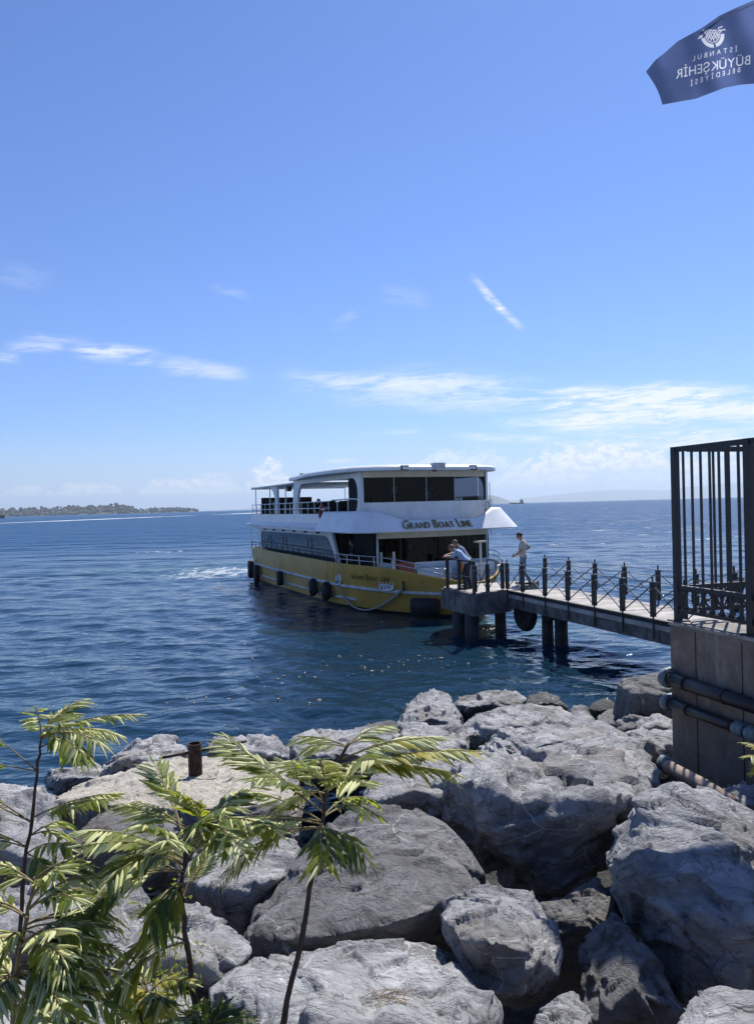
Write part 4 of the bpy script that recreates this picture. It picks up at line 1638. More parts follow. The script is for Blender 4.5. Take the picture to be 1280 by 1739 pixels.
    part(MB().tube([(19.8, 0.0, 1.17), (19.8, 0.0, 1.6)], 0.09, 10).tube([(19.8, -0.3, 1.5), (19.8, 0.3, 1.5)], 0.05, 8), 'mooring_bitt', M['grey_metal'], smooth=True)
    part(MB().tube([(18.6, -2.2, 1.17), (18.6, -2.2, 2.5)], 0.05, 8), 'deck_post', M['cream'])
    part(MB().tube([(17.6, -2.3, 1.17), (17.6, -2.3, 2.45)], 0.045, 8), 'deck_post', M['cream'])
    part(MB().tube([(17.75, 2.75, 3.0), (17.75, 2.75, 5.2)], 0.015, 5), 'aerial', M['grey_metal'])
    tag(e, 'white and yellow double deck ferry moored bow first at the pier', 'ferry')

    # ---- things hanging on the ferry
    def fender(s, ztop_, tilt, label, fw=0.36, fh=0.72):
        a = hull(s, ztop_, 0.2)
        a2 = hull(s + 0.01, ztop_, 0.2)
        tx = (Vector(a2) - Vector(a)).normalized()
        up = Vector((0, 0, 1))
        txw = (fwd * tx.x + port * tx.y).normalized()
        ax = txw * math.cos(tilt) + up * math.sin(tilt)
        ay = up * math.cos(tilt) - txw * math.sin(tilt)
        nn = txw.cross(up)
        c = W(*a) - ay * (fh / 2)
        ee = empty('fender', c)
        bm = bmesh.new()
        bmesh.ops.create_cube(bm, size=1.0)
        bmesh.ops.bevel(bm, geom=bm.edges[:], offset=0.07, segments=2, affect='EDGES')
        v = [c + ax * (q.co.x * fw * 1.25) + ay * (q.co.y * fh * 1.05) + nn * (q.co.z * 0.26) for q in bm.verts]
        f = [tuple(x.index for x in fc.verts) for fc in bm.faces]
        bm.free()
        link_mesh('rubber_pad', v, f, M['rubber'], ee, smooth=True)
        top = W(*hull(s, ztop_ + 0.5, 0.05))
        MB().tube([c + ay * (fh * 0.5), top], 0.015, 5).build('lanyard', M['rope'], ee)
        tag(ee, label, 'fender', 'black rubber fenders on the ferry hull')

    fender(0.005, 1.15, -0.15, 'black fender at the ferry stern corner, farthest from the bow', 0.5, 0.95)
    fender(0.075, 1.0, 0.02, 'black fender just forward of the stern corner one', 0.5, 0.95)
    fender(0.325, 1.02, 0.08, 'black fender hanging alone halfway along the yellow hull')
    fender(0.575, 0.95, 0.42, 'tilted black fender, sternward one of the pair below the anchor plate', 0.45, 0.66)
    fender(0.655, 0.92, 0.45, 'tilted black fender below the square anchor plate, nearer the bow', 0.48, 0.66)
    fender(0.945, 0.75, 0.0, 'flat black fender low on the bow beside the pier', 0.9, 0.6)
    # small upper fender pad
    # mooring rope sagging from the fairlead back along the hull
    pts = []
    p0, p1 = Vector(hull(0.905, 1.15, 0.12)), Vector(hull(0.715, 1.0, 0.1))
    for k in range(25):
        t = k / 24
        s = 0.905 + (0.715 - 0.905) * t
        z = 1.12 * (1 - t) + 0.95 * t - 0.98 * (1 - (2 * t - 1.0) ** 2) ** 0.9
        q = hull(s, max(z, 0.06), 0.14 + 0.12 * math.sin(math.pi * t))
        pts.append(W(*q))
    o = MB().tube(pts, [0.055 if k < 8 else 0.04 for k in range(25)], 7).build('mooring_rope', M['rope'], smooth=True)
    tag(o, 'grey mooring rope sagging in a loop along the yellow bow', 'rope')
    # lifebuoy on the upper deck edge
    c = Vector((13.35, -3.28, 4.0))
    ring = [c + Vector((0.27 * math.cos(a), 0, 0.36 * math.sin(a))) for a in [2 * math.pi * k / 20 for k in range(20)]]
    lb = empty('lifebuoy', W(*c))
    MB().tube([W(*p) for p in ring], 0.085, 9, closed=True).build('ring', M['red'], lb, smooth=True)
    for k in range(4):
        q = ring[k * 5 + 2]
        MB().sphere(W(*q), 0.095, 8, 6).build('band', M['white'], lb, smooth=True)
    tag(lb, 'faded red lifebuoy hanging on the ferry upper deck rail', 'lifebuoy')
    return W, hull


FW, FHULL = build_ferry()
# ---------------------------------------------------------------- rocks
def rock_mat(name, lo, hi, warm, vein=1.0, veincol=(0.62, 0.61, 0.60), crust=None):
    m, nt, b = new_mat(name)
    t = texco(nt)
    rnd = obj_random(nt)
    off = comb(nt, rnd * 37.0, rnd * 53.0, rnd * 71.0)
    add = nt.nodes.new('ShaderNodeVectorMath')
    nt.links.new(t.sk, add.inputs[0])
    nt.links.new(off.sk, add.inputs[1])
    v = S(nt, add.outputs[0])
    big = noise(nt, v, 1.3, 6.0, 0.62, 0.6)
    mid = noise(nt, mapping(nt, v, (1, 1, 2.4), (0.5, 0.3, 0)), 5.0, 7.0, 0.66, 0.3)
    fine = noise(nt, v, 34.0, 6.0, 0.7)
    c = mixc(nt, (big * 0.6 + mid * 0.4).step(0.34, 0.64), lo, hi)
    c = mixc(nt, mid.step(0.56, 0.70) * 0.65, c, tuple(x * 0.45 for x in lo))
    stain = noise(nt, v, 0.9, 5.0, 0.6, 1.0)
    c = mixc(nt, stain.step(0.52, 0.70) * 0.7, c, warm)
    # thin pale veins: straight networks, only here and there
    nn = nt.nodes.new('ShaderNodeTexNoise')
    nn.inputs['Scale'].default_value = 3.0
    nn.inputs['Detail'].default_value = 4.0
    nt.links.new(v.sk, nn.inputs['Vector'])
    ma = nt.nodes.new('ShaderNodeVectorMath')
    ma.operation = 'MULTIPLY_ADD'
    nt.links.new(nn.outputs['Color'], ma.inputs[0])
    ma.inputs[1].default_value = (0.16, 0.16, 0.16)
    nt.links.new(v.sk, ma.inputs[2])
    vv = S(nt, ma.outputs[0])
    e1 = voronoi(nt, mapping(nt, vv, (1.0, 1.0, 1.7), (0.4, 0.9, 0.2)), 1.7, 'DISTANCE_TO_EDGE')
    e2 = voronoi(nt, mapping(nt, vv, (1.8, 1.0, 1.0), (1.2, 0.2, 0.7)), 4.2, 'DISTANCE_TO_EDGE')
    gate = noise(nt, v, 1.2, 3.0).step(0.46, 0.62)
    gate2 = noise(nt, mapping(nt, v, loc=(5, 2, 8)), 1.6, 3.0).step(0.52, 0.66)
    ve = e1.step(0.016, 0.002) * gate + e2.step(0.012, 0.0) * gate2 * 0.6
    c = mixc(nt, (ve * vein * 0.85).clamp(), c, veincol)
    if crust:
        nz = sep(nt, S(nt, nt.nodes.new('ShaderNodeNewGeometry').outputs['Normal']))[2]
        c = mixc(nt, (nz + (big - 0.5) * 0.7).step(0.72, 0.9), c, mixc(nt, mid.step(0.3, 0.7), tuple(x * 0.8 for x in crust), crust))
    c = mixc(nt, fine.step(0.62, 0.80) * 0.35, c, (0.55, 0.54, 0.53))
    c = mixc(nt, fine.step(0.36, 0.24) * 0.5, c, (0.05, 0.05, 0.055))
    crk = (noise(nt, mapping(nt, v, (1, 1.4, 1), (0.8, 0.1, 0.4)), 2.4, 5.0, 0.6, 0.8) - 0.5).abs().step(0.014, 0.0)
    c = mixc(nt, crk * 0.55, c, (0.07, 0.068, 0.066))  # crack lines darkened: dirt plus the cracks' own shadow painted into the colour
    # wet, weedy band just above the waterline
    pz = sep(nt, position(nt))[2]
    wet = (pz + (big - 0.5) * 0.6).step(0.60, 0.22)
    c = mixc(nt, wet * 0.85, c, (0.035, 0.038, 0.028))
    nt.links.new(c.sk, b.inputs['Base Color'])
    setin(nt, b, 'Roughness', 0.88 - wet * 0.55)
    b.inputs['Specular IOR Level'].default_value = 0.35
    cr = noise(nt, mapping(nt, v, (1, 1, 2.0), (0.3, 0.6, 0)), 9.0, 9.0, 0.70, 0.5)
    crack = (noise(nt, mapping(nt, v, (1, 1.4, 1), (0.8, 0.1, 0.4)), 2.4, 5.0, 0.6, 0.8) - 0.5).abs().step(0.0, 0.02)
    h = cr * 1.0 + fine * 0.16 + crack * 0.10
    nt.links.new(bump(nt, h, 1.0, 0.085).sk, b.inputs['Normal'])
    return m


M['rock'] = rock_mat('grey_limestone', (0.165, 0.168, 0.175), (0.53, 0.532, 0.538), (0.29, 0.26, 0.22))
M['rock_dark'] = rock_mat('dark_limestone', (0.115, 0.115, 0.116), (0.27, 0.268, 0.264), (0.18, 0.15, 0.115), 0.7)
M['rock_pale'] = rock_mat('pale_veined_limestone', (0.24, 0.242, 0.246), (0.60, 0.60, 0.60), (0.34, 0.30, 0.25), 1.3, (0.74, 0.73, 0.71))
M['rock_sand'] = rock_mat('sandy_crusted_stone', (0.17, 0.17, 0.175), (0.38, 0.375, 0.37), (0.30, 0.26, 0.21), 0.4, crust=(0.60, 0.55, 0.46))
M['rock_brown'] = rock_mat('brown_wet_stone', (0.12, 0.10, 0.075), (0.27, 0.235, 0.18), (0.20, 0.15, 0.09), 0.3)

_ico = {}


def ico(n):
    if n not in _ico:
        bm = bmesh.new()
        bmesh.ops.create_icosphere(bm, subdivisions=n, radius=1.0)
        _ico[n] = (np.array([v.co[:] for v in bm.verts]), np.array([[v.index for v in f.verts] for f in bm.faces]))
        bm.free()
    return _ico[n]


def rock(label, outline, Dt, Db, back, front=(), mat='rock', seed=1, sub=6, rough=1.0, chips=13, p=90, extra=(), strata=None, cat='boulder', name='boulder'):
    """boulder spanning a traced outline; the outline lies between depth Dt (top) and Db (bottom), goes 'back' metres deeper
    and bulges to the 'front' points (px, py, D)"""
    ys = [q[1] for q in outline]
    y0, y1 = min(ys), max(ys)
    pts = []
    hero = sub > 6
    if not hero:
        xa, xb = min(q[0] for q in outline), max(q[0] for q in outline)
        ym = y0 + (y1 - y0) * 0.5
        front = list(front) + [(xa + (xb - xa) * f, ym + (y1 - y0) * dy, Db * 0.985) for f, dy in ((0.25, 0.05), (0.5, -0.05), (0.75, 0.06))]
    cx, cy = sum(q[0] for q in outline) / len(outline), sum(ys) / len(ys)
    for q in outline:
        t = (q[1] - y0) / max(1, (y1 - y0))
        D = q[2] if len(q) > 2 else (Dt + (Db - Dt) * t if hero else Db + (Dt - Db) * 0.75 * max(0.0, 1 - t / 0.6))
        w = P(q[0], q[1], D)
        pts.append(w)
        # the far side: same outline pulled in, lower at the top so that the crest stays the crest
        c = P(cx, cy, D)
        b_ = c.lerp(w, 0.8)
        b_ = b_ + Vector((ray(q[0], q[1]).x, 1.0, 0)) * back
        b_.z = min(b_.z, w.z - 0.12 * back) if t < 0.5 else b_.z - 0.1 * back
        # never show above the traced outline
        b_.z = min(b_.z, CAM_H - (CAM_H - w.z) * (b_.y / w.y) - 0.03 * back)
        pts.append(b_)
        if t > 0.62:
            pts.append(Vector((w.x, w.y + 0.35 * back, w.z - 0.22 * back)))
    pts += [P(*q) for q in front]
    pts += [Vector(q) for q in extra]
    bm = bmesh.new()
    for q in pts:
        bm.verts.new(q)
    bmesh.ops.convex_hull(bm, input=bm.verts)
    bm.normal_update()
    loose = [v for v in bm.verts if not v.link_faces]
    hullv = np.array([v.co[:] for v in bm.verts if v.link_faces])
    c = hullv.mean(0)
    N, Dd = [], []
    for f in bm.faces:
        n = np.array(f.normal[:])
        d = float(np.dot(np.array(f.verts[0].co[:]) - c, n))
        if d < 0:
            n, d = -n, -d
        if d > 1e-4:
            N.append(n)
            Dd.append(d)
    bm.free()
    rng = np.random.RandomState(seed * 13 + 5)
    ext = hullv.max(0) - hullv.min(0)
    size = float(np.cbrt(np.prod(np.maximum(ext, 0.05))))
    if hero:
        chips = 6
    for _ in range(chips):
        n = rng.normal(size=3)
        n /= np.linalg.norm(n)
        sup = float(((hullv - c) @ n).max())
        N.append(n)
        Dd.append(sup * (rng.uniform(0.90, 0.98) if hero else rng.uniform(0.86, 0.98)))
    N, Dd = np.array(N), np.array(Dd)
    dirs, faces = ico(sub)
    # spread sample directions by the rock's proportions for an even mesh
    dd = dirs * ext
    dd /= np.linalg.norm(dd, axis=1)[:, None]
    q = np.maximum(dd @ N.T, 0) / Dd
    qm = q.max(1)
    r = 1.0 / (qm * ((q / qm[:, None]) ** p).sum(1) ** (1.0 / p))
    v = dd * r[:, None]
    sd = seed * 7.31
    # outward direction: blend of radial and facet normal
    fn = N[q.argmax(1)]
    vn = 0.5 * dd + 0.5 * fn
    vn /= np.linalg.norm(vn, axis=1)[:, None]
    w = v / size
    a = rng.normal(size=3)
    if strata is not None:
        a = np.array(strata, float)
    a /= np.linalg.norm(a)
    wv = np.stack([pnoise(w * 1.9 + sd + 40), pnoise(w * 1.9 + sd + 80), pnoise(w * 1.9 + sd + 120)], 1)
    wf = np.stack([pnoise(w * 7 + sd + 140), pnoise(w * 7 + sd + 180), pnoise(w * 7 + sd + 220)], 1)
    half = np.abs(w).max(0) + 0.1
    ed = np.concatenate([faces[:, [0, 1]], faces[:, [1, 2]], faces[:, [2, 0]]])
    deg = np.bincount(ed.ravel(), minlength=len(w)).astype(float)

    def blur(x, it):
        for _ in range(it):
            s_ = np.bincount(ed[:, 0], x[ed[:, 1]], len(x)) + np.bincount(ed[:, 1], x[ed[:, 0]], len(x))
            x = 0.4 * x + 0.6 * s_ / deg
        return x

    def facets(K, amp_h, amp_g, warp, stretch, it):
        """fracture facets: every cell is a tilted plane of its own"""
        cc = rng.uniform(-1, 1, (K, 3)) * half
        m = np.eye(3) + np.outer(a, a) * stretch
        x = (w + wv * 0.12 + wf * warp)
        xm, cm = (x @ m).astype(np.float32), (cc @ m).astype(np.float32)
        d2 = (xm ** 2).sum(1)[:, None] - 2 * xm @ cm.T + (cm ** 2).sum(1)[None]
        j = d2.argmin(1)
        g = rng.normal(size=(K, 3))
        g /= np.linalg.norm(g, axis=1)[:, None]
        return blur(amp_h * rng.uniform(-1, 1, K)[j] + amp_g * (g[j] * (w - cc[j])).sum(1), it)

    disp = 0.015 * fbm(w * 1.5 + sd, 3)
    disp += facets(46, 0.008, 0.17, 0.010, 1.0, 1)
    disp += facets(300, 0.005, 0.16, 0.010, 1.5, 1 if sub > 6 else 0)
    if sub > 5:
        disp += facets(700 if sub > 6 else 380, 0.003, 0.14, 0.010, 2.0, 0)
    disp += 0.008 * (ridged(w * 2.4 + wv * 0.3 + sd * 2, 5, 0.55) - 0.6)
    disp += 0.006 * fbm(w * 12 + sd, 4, 0.6) + 0.005 * fbm(w * 34 + sd, 3, 0.6)
    v = v + vn * (disp * size * rough)[:, None]
    o = link_mesh(name, v + c, faces, M[mat], origin=c, smooth=False)
    tag(o, label, cat, 'armour stones along the shore')
    return o


def build_rocks():
    # ---- front row
    rock('broad pale flat boulder with white veins at the bottom, behind the central stem',
         [(352, 1668), (372, 1648), (430, 1632), (560, 1628), (640, 1612), (735, 1608), (790, 1640), (826, 1690), (846, 1750), (700, 1900), (430, 1900), (335, 1780)], 3.95, 2.75, 0.5,
         [(560, 1740, 2.95), (700, 1730, 3.0)], 'rock_pale', 11, 7, 0.8)
    rock('large dark slab with a tilted rough face in the middle of the rocks',
         [(418, 1605), (432, 1555), (478, 1490), (545, 1425), (600, 1372), (650, 1366), (745, 1395), (790, 1440), (835, 1505), (770, 1595), (700, 1625), (560, 1650), (440, 1650)], 6.1, 4.5, 1.0,
         [(436, 1588, 4.55), (560, 1592, 4.38), (700, 1560, 4.45), (760, 1530, 4.7), (640, 1450, 5.15)], 'rock_dark', 23, 7, 0.75, strata=(0.1, -0.3, 0.9))
    rock('biggest grey boulder right of centre, lit on top with overhanging shaded front',
         [(736, 1368), (748, 1330), (775, 1298), (870, 1272), (950, 1258), (1020, 1262), (1085, 1262), (1122, 1285), (1132, 1330), (1090, 1398), (1025, 1440), (975, 1498), (940, 1510), (880, 1492), (825, 1448), (785, 1436), (755, 1404)], 8.1, 6.1, 1.0,
         [(770, 1325, 6.3), (870, 1345, 6.0), (960, 1350, 5.9), (1060, 1372, 6.0), (860, 1440, 5.98), (940, 1488, 5.98), (1010, 1410, 5.9)], 'rock', 31, 7, 1.0)
    rock('huge boulder at the right edge with lit crest and blue shaded flank',
         [(1016, 1452), (1028, 1428), (1052, 1398), (1088, 1346), (1150, 1334), (1205, 1338), (1290, 1402), (1400, 1480), (1430, 1600), (1290, 1700), (1225, 1712), (1168, 1706), (1128, 1640), (1062, 1562), (1032, 1510)], 5.3, 4.0, 0.9,
         [(1040, 1478, 4.6), (1105, 1490, 4.25), (1165, 1420, 4.75), (1290, 1455, 4.65), (1250, 1560, 3.9), (1150, 1580, 4.0), (1320, 1600, 3.75)], 'rock', 43, 7, 0.85, strata=(0.6, 0.2, 0.7))
    rock('small knobbly angular boulder wedged below the biggest one',
         [(746, 1556), (756, 1532), (790, 1515), (825, 1506), (868, 1512), (905, 1514), (928, 1556), (948, 1618), (946, 1662), (905, 1690), (832, 1694), (800, 1668), (768, 1612)], 4.55, 3.80, 0.5,
         [(775, 1590, 3.78), (830, 1600, 3.66), (900, 1618, 3.66), (850, 1660, 3.68)], 'rock', 58, 7, 0.75)
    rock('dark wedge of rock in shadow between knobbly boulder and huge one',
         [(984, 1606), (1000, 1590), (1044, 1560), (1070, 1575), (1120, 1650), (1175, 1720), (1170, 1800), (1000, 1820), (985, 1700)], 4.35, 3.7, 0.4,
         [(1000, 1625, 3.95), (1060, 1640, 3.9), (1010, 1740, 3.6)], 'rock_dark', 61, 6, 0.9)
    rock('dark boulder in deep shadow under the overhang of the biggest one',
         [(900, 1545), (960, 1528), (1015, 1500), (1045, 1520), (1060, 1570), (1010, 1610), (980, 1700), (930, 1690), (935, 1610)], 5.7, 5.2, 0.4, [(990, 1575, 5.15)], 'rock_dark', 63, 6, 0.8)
    rock('little pale wedge of stone at the bottom edge beside the dark wedge',
         [(905, 1748), (930, 1706), (950, 1690), (975, 1684), (1000, 1730), (1010, 1800), (900, 1810)], 3.55, 3.15, 0.3, [(950, 1745, 3.2)], 'rock_pale', 67, 6, 0.9)
    rock('pale veined boulder cut by the bottom right corner',
         [(1140, 1752), (1165, 1715), (1190, 1694), (1228, 1684), (1300, 1694), (1380, 1760), (1330, 1900), (1160, 1880)], 3.2, 2.6, 0.4, [(1230, 1760, 2.75)], 'rock_pale', 71, 6, 0.8)
    rock('mid grey boulder with smooth lit top and black shaded front, left of the dark slab',
         [(300, 1500), (318, 1470), (345, 1436), (420, 1412), (500, 1426), (527, 1470), (490, 1520), (432, 1580), (412, 1598), (350, 1560), (305, 1530)], 6.3, 5.3, 0.7,
         [(330, 1505, 5.3), (420, 1505, 5.1), (505, 1478, 5.5)], 'rock', 73, 7, 0.6)
    rock('pale boulder behind the second sapling stem, above the fern tuft',
         [(180, 1640), (225, 1580), (288, 1536), (335, 1538), (395, 1582), (424, 1612), (410, 1640), (360, 1664), (350, 1700), (260, 1720), (190, 1690)], 4.6, 3.7, 0.5,
         [(300, 1600, 3.95), (380, 1625, 3.9), (260, 1650, 3.75)], 'rock_pale', 79, 6, 0.9)
    rock('grey boulder at the left edge behind the tall thin sapling',
         [(-110, 1420), (-60, 1372), (20, 1362), (66, 1358), (100, 1396), (126, 1486), (120, 1512), (40, 1545), (-100, 1540)], 7.0, 5.9, 0.8,
         [(-20, 1430, 6.0), (60, 1440, 5.95)], 'rock', 83, 6, 1.0)
    rock('dark rounded boulder between left edge boulder and sandy slab',
         [(110, 1446), (126, 1415), (155, 1392), (210, 1378), (300, 1396), (316, 1450), (300, 1490), (220, 1500), (135, 1508)], 7.0, 6.0, 0.6,
         [(200, 1430, 6.1), (150, 1450, 6.1), (270, 1450, 6.1)], 'rock_dark', 89, 6, 0.7)
    rock('low grey boulder half hidden by leaves at the left edge',
         [(-120, 1560), (-40, 1520), (60, 1510), (160, 1500), (240, 1500), (260, 1560), (200, 1640), (60, 1690), (-120, 1700)], 5.4, 4.0, 0.6,
         [(40, 1590, 4.3), (160, 1570, 4.4)], 'rock', 97, 6, 0.9)
    rock('pale boulder in the bottom left corner under dense leaves',
         [(-160, 1720), (-60, 1680), (80, 1670), (200, 1680), (330, 1700), (350, 1800), (200, 1900), (-150, 1900)], 3.9, 2.9, 0.4, [(60, 1760, 3.1)], 'rock_pale', 101, 6, 0.9)
    # ---- bollard slab and the left shore
    rock('long sandy crusted slab carrying the rusty bollard',
         [(72, 1362), (110, 1340), (175, 1332), (225, 1304), (285, 1290), (350, 1285), (440, 1286), (500, 1302), (530, 1350), (500, 1420), (400, 1470), (250, 1470), (120, 1420)], 10.3, 7.6, 0.5,
         [(250, 1335, 8.4), (430, 1322, 8.9), (330, 1372, 7.7), (170, 1365, 7.9), (460, 1370, 7.9)], 'rock_sand', 103, 7, 0.45)
    rock('blocky grey stone with shaded front at the water, left of the white peaked one',
         [(76, 1330), (84, 1312), (120, 1302), (160, 1300), (188, 1310), (184, 1335), (150, 1346), (95, 1346)], 11.2, 10.4, 0.8, [(110, 1322, 10.2), (170, 1320, 10.2)], 'rock', 107, 6, 0.8)
    rock('white peaked boulder standing against the water near the bollard',
         [(160, 1312), (200, 1284), (232, 1266), (262, 1252), (300, 1256), (318, 1284), (330, 1310), (250, 1330), (175, 1334)], 11.6, 10.3, 0.8, [(250, 1290, 10.5), (290, 1290, 10.6)], 'rock_pale', 109, 6, 1.3)
    rock('low grey boulder at the water right of the bollard',
         [(340, 1290), (362, 1262), (410, 1250), (460, 1256), (490, 1275), (520, 1300), (420, 1310)], 11.8, 10.6, 0.8, [(420, 1282, 10.7)], 'rock', 113, 6, 1.2)
    rock('grey boulder at the water behind the leafy sapling top',
         [(470, 1290), (500, 1258), (560, 1240), (630, 1236), (680, 1250), (690, 1300), (600, 1330), (500, 1320)], 12.4, 10.4, 0.9, [(560, 1275, 10.8), (630, 1280, 10.8)], 'rock', 127, 6, 1.0)
    rock('pale low stone at the left edge of the shore by the water',
         [(-140, 1372), (-80, 1344), (0, 1336), (60, 1340), (100, 1356), (90, 1396), (0, 1410), (-130, 1410)], 9.6, 8.0, 0.7, [(0, 1370, 8.4)], 'rock_pale', 131, 6, 0.9)
    # ---- middle
    rock('grey slab with one white vein left of the biggest boulder',
         [(608, 1362), (640, 1310), (690, 1298), (765, 1292), (800, 1320), (780, 1370), (735, 1400), (660, 1392)], 8.6, 7.0, 0.8, [(660, 1360, 7.1), (740, 1370, 6.9)], 'rock', 137, 6, 0.7)
    rock('pointed pale boulder rising against the dark water',
         [(664, 1246), (682, 1214), (705, 1190), (735, 1172), (764, 1184), (780, 1216), (794, 1250), (760, 1272), (690, 1270)], 14.2, 12.8, 0.9, [(715, 1225, 12.7), (760, 1230, 12.8)], 'rock', 139, 6, 0.8)
    rock('grey block in front of the pointed pale boulder',
         [(636, 1266), (652, 1240), (700, 1230), (770, 1228), (796, 1256), (790, 1300), (700, 1312), (640, 1300)], 11.9, 10.6, 0.8, [(700, 1260, 10.7), (770, 1262, 10.8)], 'rock', 149, 6, 0.9)
    rock('long pale flat stone at the far waterline',
         [(762, 1200), (778, 1184), (830, 1174), (880, 1176), (898, 1190), (890, 1212), (800, 1222)], 16.2, 15.0, 0.8, [(830, 1192, 15.0)], 'rock_pale', 151, 6, 0.9)
    rock('rounded grey boulder with shaded front, right of the pointed one',
         [(776, 1256), (790, 1224), (840, 1204), (900, 1196), (955, 1202), (972, 1216), (950, 1250), (860, 1284), (800, 1284)], 13.4, 11.4, 0.8, [(800, 1240, 11.6), (860, 1245, 11.3)], 'rock', 157, 6, 0.7)
    rock('small dark fronted boulder between rounded grey one and the biggest',
         [(812, 1290), (822, 1262), (850, 1240), (890, 1236), (912, 1262), (905, 1300), (860, 1316)], 10.4, 9.7, 0.6, [(840, 1275, 9.6), (885, 1280, 9.6)], 'rock', 163, 6, 1.0)
    rock('smooth grey boulder with a black shaded notch behind the biggest',
         [(886, 1286), (894, 1250), (935, 1226), (990, 1216), (1040, 1232), (1075, 1252), (1060, 1290), (960, 1300)], 11.6, 9.6, 0.8, [(915, 1262, 9.9), (1000, 1258, 9.6)], 'rock', 167, 6, 0.6)
    rock('small stone at the far waterline beside the long pale flat one',
         [(890, 1198), (898, 1182), (920, 1177), (950, 1184), (966, 1202), (930, 1212)], 16.6, 15.8, 0.6, [(925, 1194, 15.7)], 'rock', 173, 5, 1.0)
    rock('sharp grey stone at the waterline with a sloping ridge',
         [(962, 1214), (974, 1198), (992, 1200), (1010, 1222), (1018, 1244), (980, 1244)], 14.6, 14.0, 0.6, [(985, 1222, 13.9)], 'rock', 179, 5, 1.0)
    rock('brown weedy stone at the waterline left of the square block',
         [(998, 1206), (1010, 1192), (1030, 1188), (1048, 1198), (1054, 1216), (1020, 1224)], 15.6, 15.0, 0.6, [(1025, 1206, 14.9)], 'rock_brown', 181, 5, 1.0)
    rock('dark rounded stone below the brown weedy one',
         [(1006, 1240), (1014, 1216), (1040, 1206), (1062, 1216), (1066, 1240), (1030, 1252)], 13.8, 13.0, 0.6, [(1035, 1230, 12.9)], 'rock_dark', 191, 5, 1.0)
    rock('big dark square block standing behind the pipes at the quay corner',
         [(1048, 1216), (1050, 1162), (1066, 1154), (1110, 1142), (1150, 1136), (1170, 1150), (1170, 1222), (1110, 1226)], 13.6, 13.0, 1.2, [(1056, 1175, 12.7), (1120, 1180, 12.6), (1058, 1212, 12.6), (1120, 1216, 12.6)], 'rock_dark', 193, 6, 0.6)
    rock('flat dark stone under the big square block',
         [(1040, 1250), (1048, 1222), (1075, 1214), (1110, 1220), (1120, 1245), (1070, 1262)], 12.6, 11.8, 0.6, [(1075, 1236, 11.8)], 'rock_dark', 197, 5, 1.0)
    rock('lit rounded stone at the foot of the quay wall corner',
         [(1076, 1246), (1086, 1224), (1115, 1214), (1140, 1220), (1150, 1244), (1110, 1256)], 12.0, 11.3, 0.6, [(1110, 1236, 11.2)], 'rock', 199, 5, 1.0)
    rock('grey stone between the biggest boulder and the quay wall foot',
         [(1050, 1280), (1062, 1250), (1095, 1238), (1140, 1244), (1160, 1280), (1140, 1310), (1080, 1306)], 10.8, 9.6, 0.7, [(1100, 1268, 9.7)], 'rock', 211, 6, 1.0)
    rock('small stone behind the crest of the huge right boulder',
         [(1205, 1362), (1218, 1344), (1245, 1336), (1300, 1340), (1330, 1380), (1270, 1400)], 7.4, 6.7, 0.6, [(1260, 1366, 6.7)], 'rock', 223, 6, 1.0)
    rock('grey stone at the quay wall foot under the rusty pipe',
         [(1120, 1340), (1135, 1318), (1180, 1322), (1215, 1350), (1200, 1380), (1140, 1380)], 8.0, 7.4, 0.6, [(1165, 1348, 7.2)], 'rock_dark', 227, 6, 1.0)
    # sunken stones along the waterline
    rock('dark half sunken stone in the water beside the pointed boulder',
         [(600, 1246), (625, 1230), (660, 1226), (690, 1240), (680, 1262), (620, 1264)], 14.4, 13.6, 0.6, [(640, 1246, 13.6)], 'rock_dark', 229, 5, 1.0)


build_rocks()


def shore_ground():
    xs = np.linspace(-16, 16, 160)
    ys = np.linspace(1.2, 20, 140)
    X, Y = np.meshgrid(xs, ys, indexing='ij')
    z = np.interp(Y, [1.2, 2.0, 3.0, 4.0, 5.2, 6.8, 8.5, 10.5, 13, 15, 17, 20], [2.4, 2.1, 1.2, 0.75, 0.45, 0.25, 0.1, -0.1, -0.35, -0.7, -1.2, -2.2])
    z = z - np.clip(-X - 1, 0, 20) * 0.10 * np.clip((Y - 7) / 4, 0, 1)
    p = np.stack([X.ravel(), Y.ravel(), z.ravel()], 1)
    z = z.ravel() + 0.22 * fbm(p * 1.1, 4) + 0.10 * ridged(p * 3.0, 3)
    v = np.stack([X.ravel(), Y.ravel(), z], 1)
    nx, ny = X.shape
    i = np.arange(nx - 1)[:, None] * ny + np.arange(ny - 1)[None, :]
    f = np.stack([i, i + ny, i + ny + 1, i + 1], -1).reshape(-1, 4)
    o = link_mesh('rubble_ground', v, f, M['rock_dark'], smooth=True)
    tag(o, 'dark rubble bank under the boulders', kind='structure')


shore_ground()


